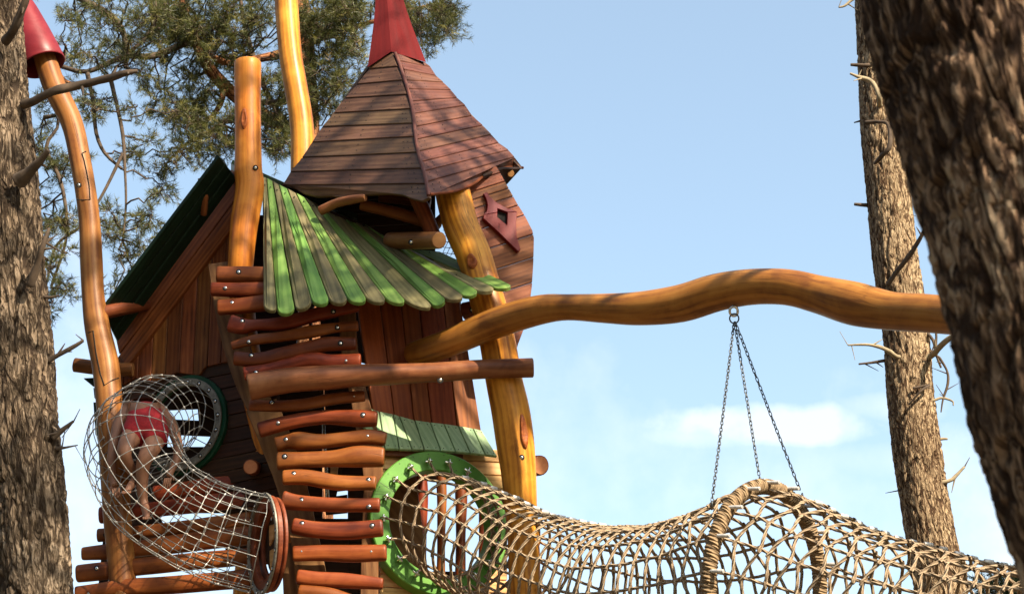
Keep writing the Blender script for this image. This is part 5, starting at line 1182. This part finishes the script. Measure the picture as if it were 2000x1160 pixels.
stub(TR_, [(1855, 938, 13.5, 4), (1868, 928, 13.5, 3.5), (1884, 911, 13.5, 2.5)], 2, 1); stub(TR_, [(1765, 956, 13.6, 3), (1753, 957, 13.6, 2)], 1); stub(TR_, [(1838, 857, 13.6, 3), (1851, 857, 13.6, 2)], 0, 1); stub(TR_, [(1870, 1078, 13.6, 2), (1882, 1080, 13.6, 1.2)], 0)
tufts = []; tw = MB(); LL = []
for k in range(10):
    a = 2*math.pi*k/10; e = topR+np.array([math.cos(a)*1.8, math.sin(a)*1.6, .5+.5*(k % 3)]); P, r = twigpath(topR+UZ*(.12*k-.4), e, .05, .02, 8, .05); tube(tw, P, r, n=6, cap=False); LL.append(P)
LL = np.concatenate(LL)
for k in range(50):
    v = rng.normal(0, 1, 3); v /= np.linalg.norm(v); clump(topR+UZ*1.6+v*np.array([2.0, 1.8, 1.1])*rng.uniform(.4, 1), (.4, .4, .25), 5, tw, LL, tufts, 4)
tw.build('branches', M['twig'], TR_); needle_mesh('crown', np.array([t[0] for t in tufts]), np.array([t[1] for t in tufts]), 26, .06, .004, M['needle'], TR_)

# --- close right trunk (out of focus)
TF = thing('pine_tree', 'very close dark pine trunk, out of focus, filling the right edge', 'tree', (W(2215, 1160, 4.2)[0], 4.2, 0), 'pine trees')
A = tpath([(1865, -300, 4.2, 210), (1912, 0, 4.2, 216), (1950, 150, 4.2, 216), (1992, 300, 4.2, 214), (2036, 450, 4.2, 214), (2080, 620, 4.2, 216), (2112, 760, 4.2, 218), (2158, 900, 4.2, 218), (2212, 1050, 4.2, 220), (2262, 1160, 4.2, 226), (2320, 1300, 4.2, 232)])
l_ = A[-1].copy(); g_ = l_.copy(); g_[2] = -.1; g_[0] += .25; g_[3] *= 1.3; A = np.vstack([A, (l_+g_)/2, g_]); bark_trunk(A, 190, .012, .028, 23.0, (7, 30), 'trunk', M['barkF'], TF)
t0 = A[0, :3]; tt = t0+UZ*5+RGT*-.0; A2 = np.array([[*A[0, :3], A[0, 3]], [*(t0+UZ*1.5+np.array([-.2, 0, 0])), .2], [*(t0+UZ*3.2+np.array([-.3, 0, 0])), .15]]); bark_trunk(A2, 60, .04, .02, 5.0, (5, 15), 'trunk', M['barkF'], TF)

# --- shade pines outside the frame to the right, whose crowns dapple the tower
def shade_pine(x, y, h, label, cl, ncl, sub=4, cr=(.55, .55, .3), spr=.45):
    S = thing('pine_tree', label, 'tree', (x, y, 0), 'pine trees'); A = np.array([[x, y, -.1, .24], [x+.05, y, h*.35, .2], [x-.05, y+.05, h*.7, .15], [x, y, h, .06]])
    bark_trunk(A, 40, .08, .02, x, (5, 15), 'trunk', M['barkR'], S); tufts = []; tw = MB(); LL = []
    for c in cl:
        c = np.array(c); st = np.array([x, y, min(h, c[2]-.3)]); P, r = twigpath(st, c, .05, .02, 8, .04); tube(tw, P, r, n=6, cap=False); LL.append(P)
    LA = np.concatenate(LL)
    for c in cl:
        for k in range(ncl):
            clump(np.array(c)+rng.normal(0, 1, 3)*np.array([spr, spr, spr*.5]), cr, 6, tw, LA, tufts, sub)
    tw.build('branches', M['twig'], S); needle_mesh('crown', np.array([t[0] for t in tufts]), np.array([t[1] for t in tufts]), 30, .075, .006, M['needle'], S)
def up_sun(px, py, Y, d, dx=0, dz=0): p = W(px, py, Y)+SUN*d; return (p[0]+dx, p[1], p[2]+dz)
shade_pine(6.3, 8.6, 12.6, 'tall pine just outside the right edge, its crown shading the tower roof', SHADE1, 4)
shade_pine(4.4, 6.3, 10.2, 'third pine outside the right edge, nearest to the viewer', SHADE3, 3)
shade_pine(7.3, 7.9, 10.6, 'second pine outside the right edge with a thin lower crown', SHADE2, 3, cr=(.26, .26, .2), spr=.16)

# --- the pine behind the tower
PB = thing('pine_tree', 'orange-limbed pine with dense needles, behind the tower at upper left', 'tree', (W(600, 1160, 17.0)[0], 17.0, 0), 'pine trees')
Yp = 17.0
A = tpath([(560, -420, Yp, 14), (572, -150, Yp, 20), (585, 60, Yp, 24), (596, 250, Yp, 27), (604, 450, Yp, 30), (612, 700, Yp, 33), (620, 1160, Yp, 37)]); g_ = A[-1].copy(); g_[2] = -.1; g_[3] *= 1.4; A = np.vstack([A, g_])
bark_trunk(A, 48, .07, .02, 31.0, (5, 16), 'trunk', M['limb'], PB)
limbdef = [
 [(590, 262, Yp, 14), (545, 240, Yp-.2, 13), (500, 215, Yp-.3, 13), (462, 190, Yp-.4, 14), (430, 160, Yp-.5, 14), (400, 120, Yp-.6, 12), (380, 75, Yp-.6, 11), (362, 30, Yp-.6, 9), (350, -40, Yp-.6, 7)],
 [(585, 95, Yp, 12), (540, 108, Yp-.1, 9), (505, 115, Yp-.2, 8), (450, 125, Yp-.5, 7), (400, 105, Yp-.7, 6)],
 [(590, 90, Yp, 12), (630, 72, Yp-.1, 9), (668, 60, Yp-.2, 7), (710, 48, Yp-.2, 5), (770, 30, Yp-.2, 4), (840, 10, Yp-.2, 3)],
 [(592, 190, Yp, 10), (540, 200, Yp-.2, 7), (500, 205, Yp-.3, 6), (420, 250, Yp-.5, 4), (350, 290, Yp-.6, 3)],
 [(440, 165, Yp-.5, 7), (430, 205, Yp-.5, 6), (418, 225, Yp-.5, 5), (390, 245, Yp-.5, 4)],
 [(380, 75, Yp-.6, 8), (300, 110, Yp-.9, 7), (245, 110, Yp-1, 6), (170, 140, Yp-1.1, 5), (120, 130, Yp-1.1, 5)],
 [(130, -20, Yp-1, 8), (170, 5, Yp-1, 7), (215, 30, Yp-1, 6.5), (240, 62, Yp-1, 6), (246, 100, Yp-1, 5.5), (245, 132, Yp-1, 5)],
 [(298, -10, Yp-1, 6), (302, 35, Yp-1, 6), (290, 70, Yp-1, 5), (250, 105, Yp-1, 4)],
 [(170, 140, Yp-1.1, 5), (182, 200, Yp-1.1, 4), (188, 260, Yp-1.1, 4), (205, 300, Yp-1.1, 3.5), (238, 330, Yp-1.1, 3)],
 [(215, 150, Yp-1.2, 5), (228, 205, Yp-1.2, 4), (240, 265, Yp-1.2, 4), (244, 330, Yp-1.2, 3), (246, 400, Yp-1.2, 2.5), (240, 470, Yp-1.2, 2)],
 [(110, 140, Yp-1.1, 6), (128, 160, Yp-1.1, 5), (150, 168, Yp-1.1, 4)], [(85, 230, Yp-1.2, 5), (110, 226, Yp-1.2, 4), (112, 250, Yp-1.2, 3), (90, 290, Yp-1.2, 4), (120, 360, Yp-1.2, 4), (130, 460, Yp-1.2, 3), (100, 560, Yp-1.2, 3)],
 [(240, 300, Yp-1.2, 4), (200, 380, Yp-1.2, 3), (160, 440, Yp-1.2, 3), (110, 480, Yp-1.2, 3), (90, 560, Yp-1.2, 2)],
 [(575, 265, Yp, 8), (520, 180, Yp-.1, 6), (480, 60, Yp-.2, 5), (470, 0, Yp-.2, 4)], [(585, 60, Yp, 8), (640, 20, Yp, 6), (680, -30, Yp, 5)],
]
LL = []
for q_, ln in enumerate(limbdef):
    lb = MB(); A_ = catmull(tpath(ln), step=.08); tube(lb, A_[:, :3], A_[:, 3]*.95, n=10, lump=.08, hfreq=7, cap=False); LL.append(A_[:, :3]); lb.build('limb', M['limb'] if q_ in (0, 1, 2, 4, 10) else M['twig'], PB)
LL = np.concatenate(LL)
# foliage masses (px, py, rx, ry, number of clumps)
mass = [(470, 40, 170, 70, 34), (400, 20, 110, 55, 16), (330, 60, 80, 55, 14), (250, 40, 90, 50, 15), (160, 60, 60, 60, 11), (200, 110, 70, 45, 9), (420, 120, 70, 50, 10), (370, 170, 60, 40, 7), (345, 205, 45, 30, 5), (420, 235, 80, 45, 12), (390, 280, 55, 30, 6), (480, 260, 50, 50, 8), (540, 170, 50, 80, 10), (540, 290, 30, 40, 4), (650, 40, 60, 50, 12), (660, 130, 45, 55, 10), (640, 200, 40, 50, 7), (690, 90, 30, 40, 5), (800, 30, 60, 35, 8), (850, 45, 42, 38, 8), (870, 15, 30, 25, 4), (835, 95, 25, 18, 2), (600, 110, 40, 80, 8),
        (110, 260, 50, 50, 6), (100, 330, 40, 40, 5), (150, 200, 50, 40, 4), (240, 220, 60, 50, 6), (250, 280, 50, 30, 5), (300, 345, 50, 45, 7), (270, 410, 60, 50, 7), (120, 400, 50, 50, 6), (90, 480, 30, 60, 6), (130, 540, 40, 50, 5), (230, 480, 50, 40, 6), (120, 610, 35, 22, 3), (240, 540, 35, 30, 3), (60, 400, 20, 60, 3), (700, 10, 60, 25, 6), (520, -60, 260, 60, 24), (180, -40, 120, 50, 10), (300, 130, 60, 30, 4)]
tufts = []; tw = MB()
for (mx, my, ra, rb, nc) in mass:
    for k in range(int(nc*(1.15 if mx > 320 else .68)+.5)):
        v = rng.uniform(-1, 1, 2)
        while v@v > 1: v = rng.uniform(-1, 1, 2)
        Yq = Yp-.55-(.5 if mx < 320 else 0)+rng.uniform(-.6, .6); c = W(mx+v[0]*ra, my+v[1]*rb, Yq)
        clump(c, (.13, .17, .10), 5, tw, LL, tufts, 4, .006, .085, .02)
tw.build('branches', M['twig'], PB)
needle_mesh('crown', np.array([t[0] for t in tufts]), np.array([t[1] for t in tufts]), 20, .062, .0048, M['needle'], PB, .95, .05)

# --- the wood around the playground (beside and behind the viewer)
WD = thing('forest', 'pine wood surrounding the playground clearing', 'wood', (0, 0, 0)); WD['kind'] = 'stuff'
tkb = MB(); fp, fd = [], []
for az in range(34, 352, 7):
    if 113 < az < 155 or az > 326: continue
    for rad_ in (17, 25):
        a = R(az+rng.uniform(-3, 3)); rd = rad_+rng.uniform(-3, 3); x, y = math.sin(a)*rd, 6+math.cos(a)*rd; h = rng.uniform(14, 19)
        tube(tkb, np.array([[x, y, 0], [x+.1, y, h*.5], [x, y, h]]), np.array([.2, .16, .05]), n=8)
        n_ = 1000; zz = rng.uniform(.30, 1, n_)**.8; rr = 2.6*(1.15-zz)**.6*np.sqrt(rng.uniform(.1, 1, n_)); t_ = rng.uniform(0, 6.28, n_)
        fp.append(np.stack([x+rr*np.cos(t_), y+rr*np.sin(t_), zz*h], -1)); d_ = rng.normal(0, 1, (n_, 3)); fd.append(d_/np.linalg.norm(d_, axis=1)[:, None])
tkb.build('trunks', M['barkL'], WD)['kind'] = 'stuff'
needle_mesh('crowns', np.concatenate(fp), np.concatenate(fd), 7, .34, .075, M['needlefar'], WD)['kind'] = 'stuff'

# --- small green tree top low behind the rope tunnel, right
SM = thing('small_tree', 'pale green young tree top just visible through the rope net, lower right', 'tree', (W(1975, 1180, 22)[0], 22, 0))
A = tpath([(1985, 1120, 22, 3), (1985, 1300, 22, 8)]); g_ = A[-1].copy(); g_[2] = 0; A = np.vstack([A, g_]); tb = MB(); Ac = catmull(A, step=.1); tube(tb, Ac[:, :3], Ac[:, 3], n=8); tb.build('trunk', M['twig'], SM)
tufts = []; tw = MB()
for k in range(40):
    clump(W(1985+rng.normal(0, 30), 1165+rng.uniform(-35, 160), 22+rng.uniform(-.4, .4)), (.25, .25, .16), 5, tw, Ac[:, :3], tufts, 4)
tw.build('branches', M['twig'], SM); needle_mesh('crown', np.array([t[0] for t in tufts]), np.array([t[1] for t in tufts]), 20, .09, .012, M['needlefar'], SM)
print('objects', len(bpy.data.objects), 'verts', sum(len(m.vertices) for m in bpy.data.meshes))
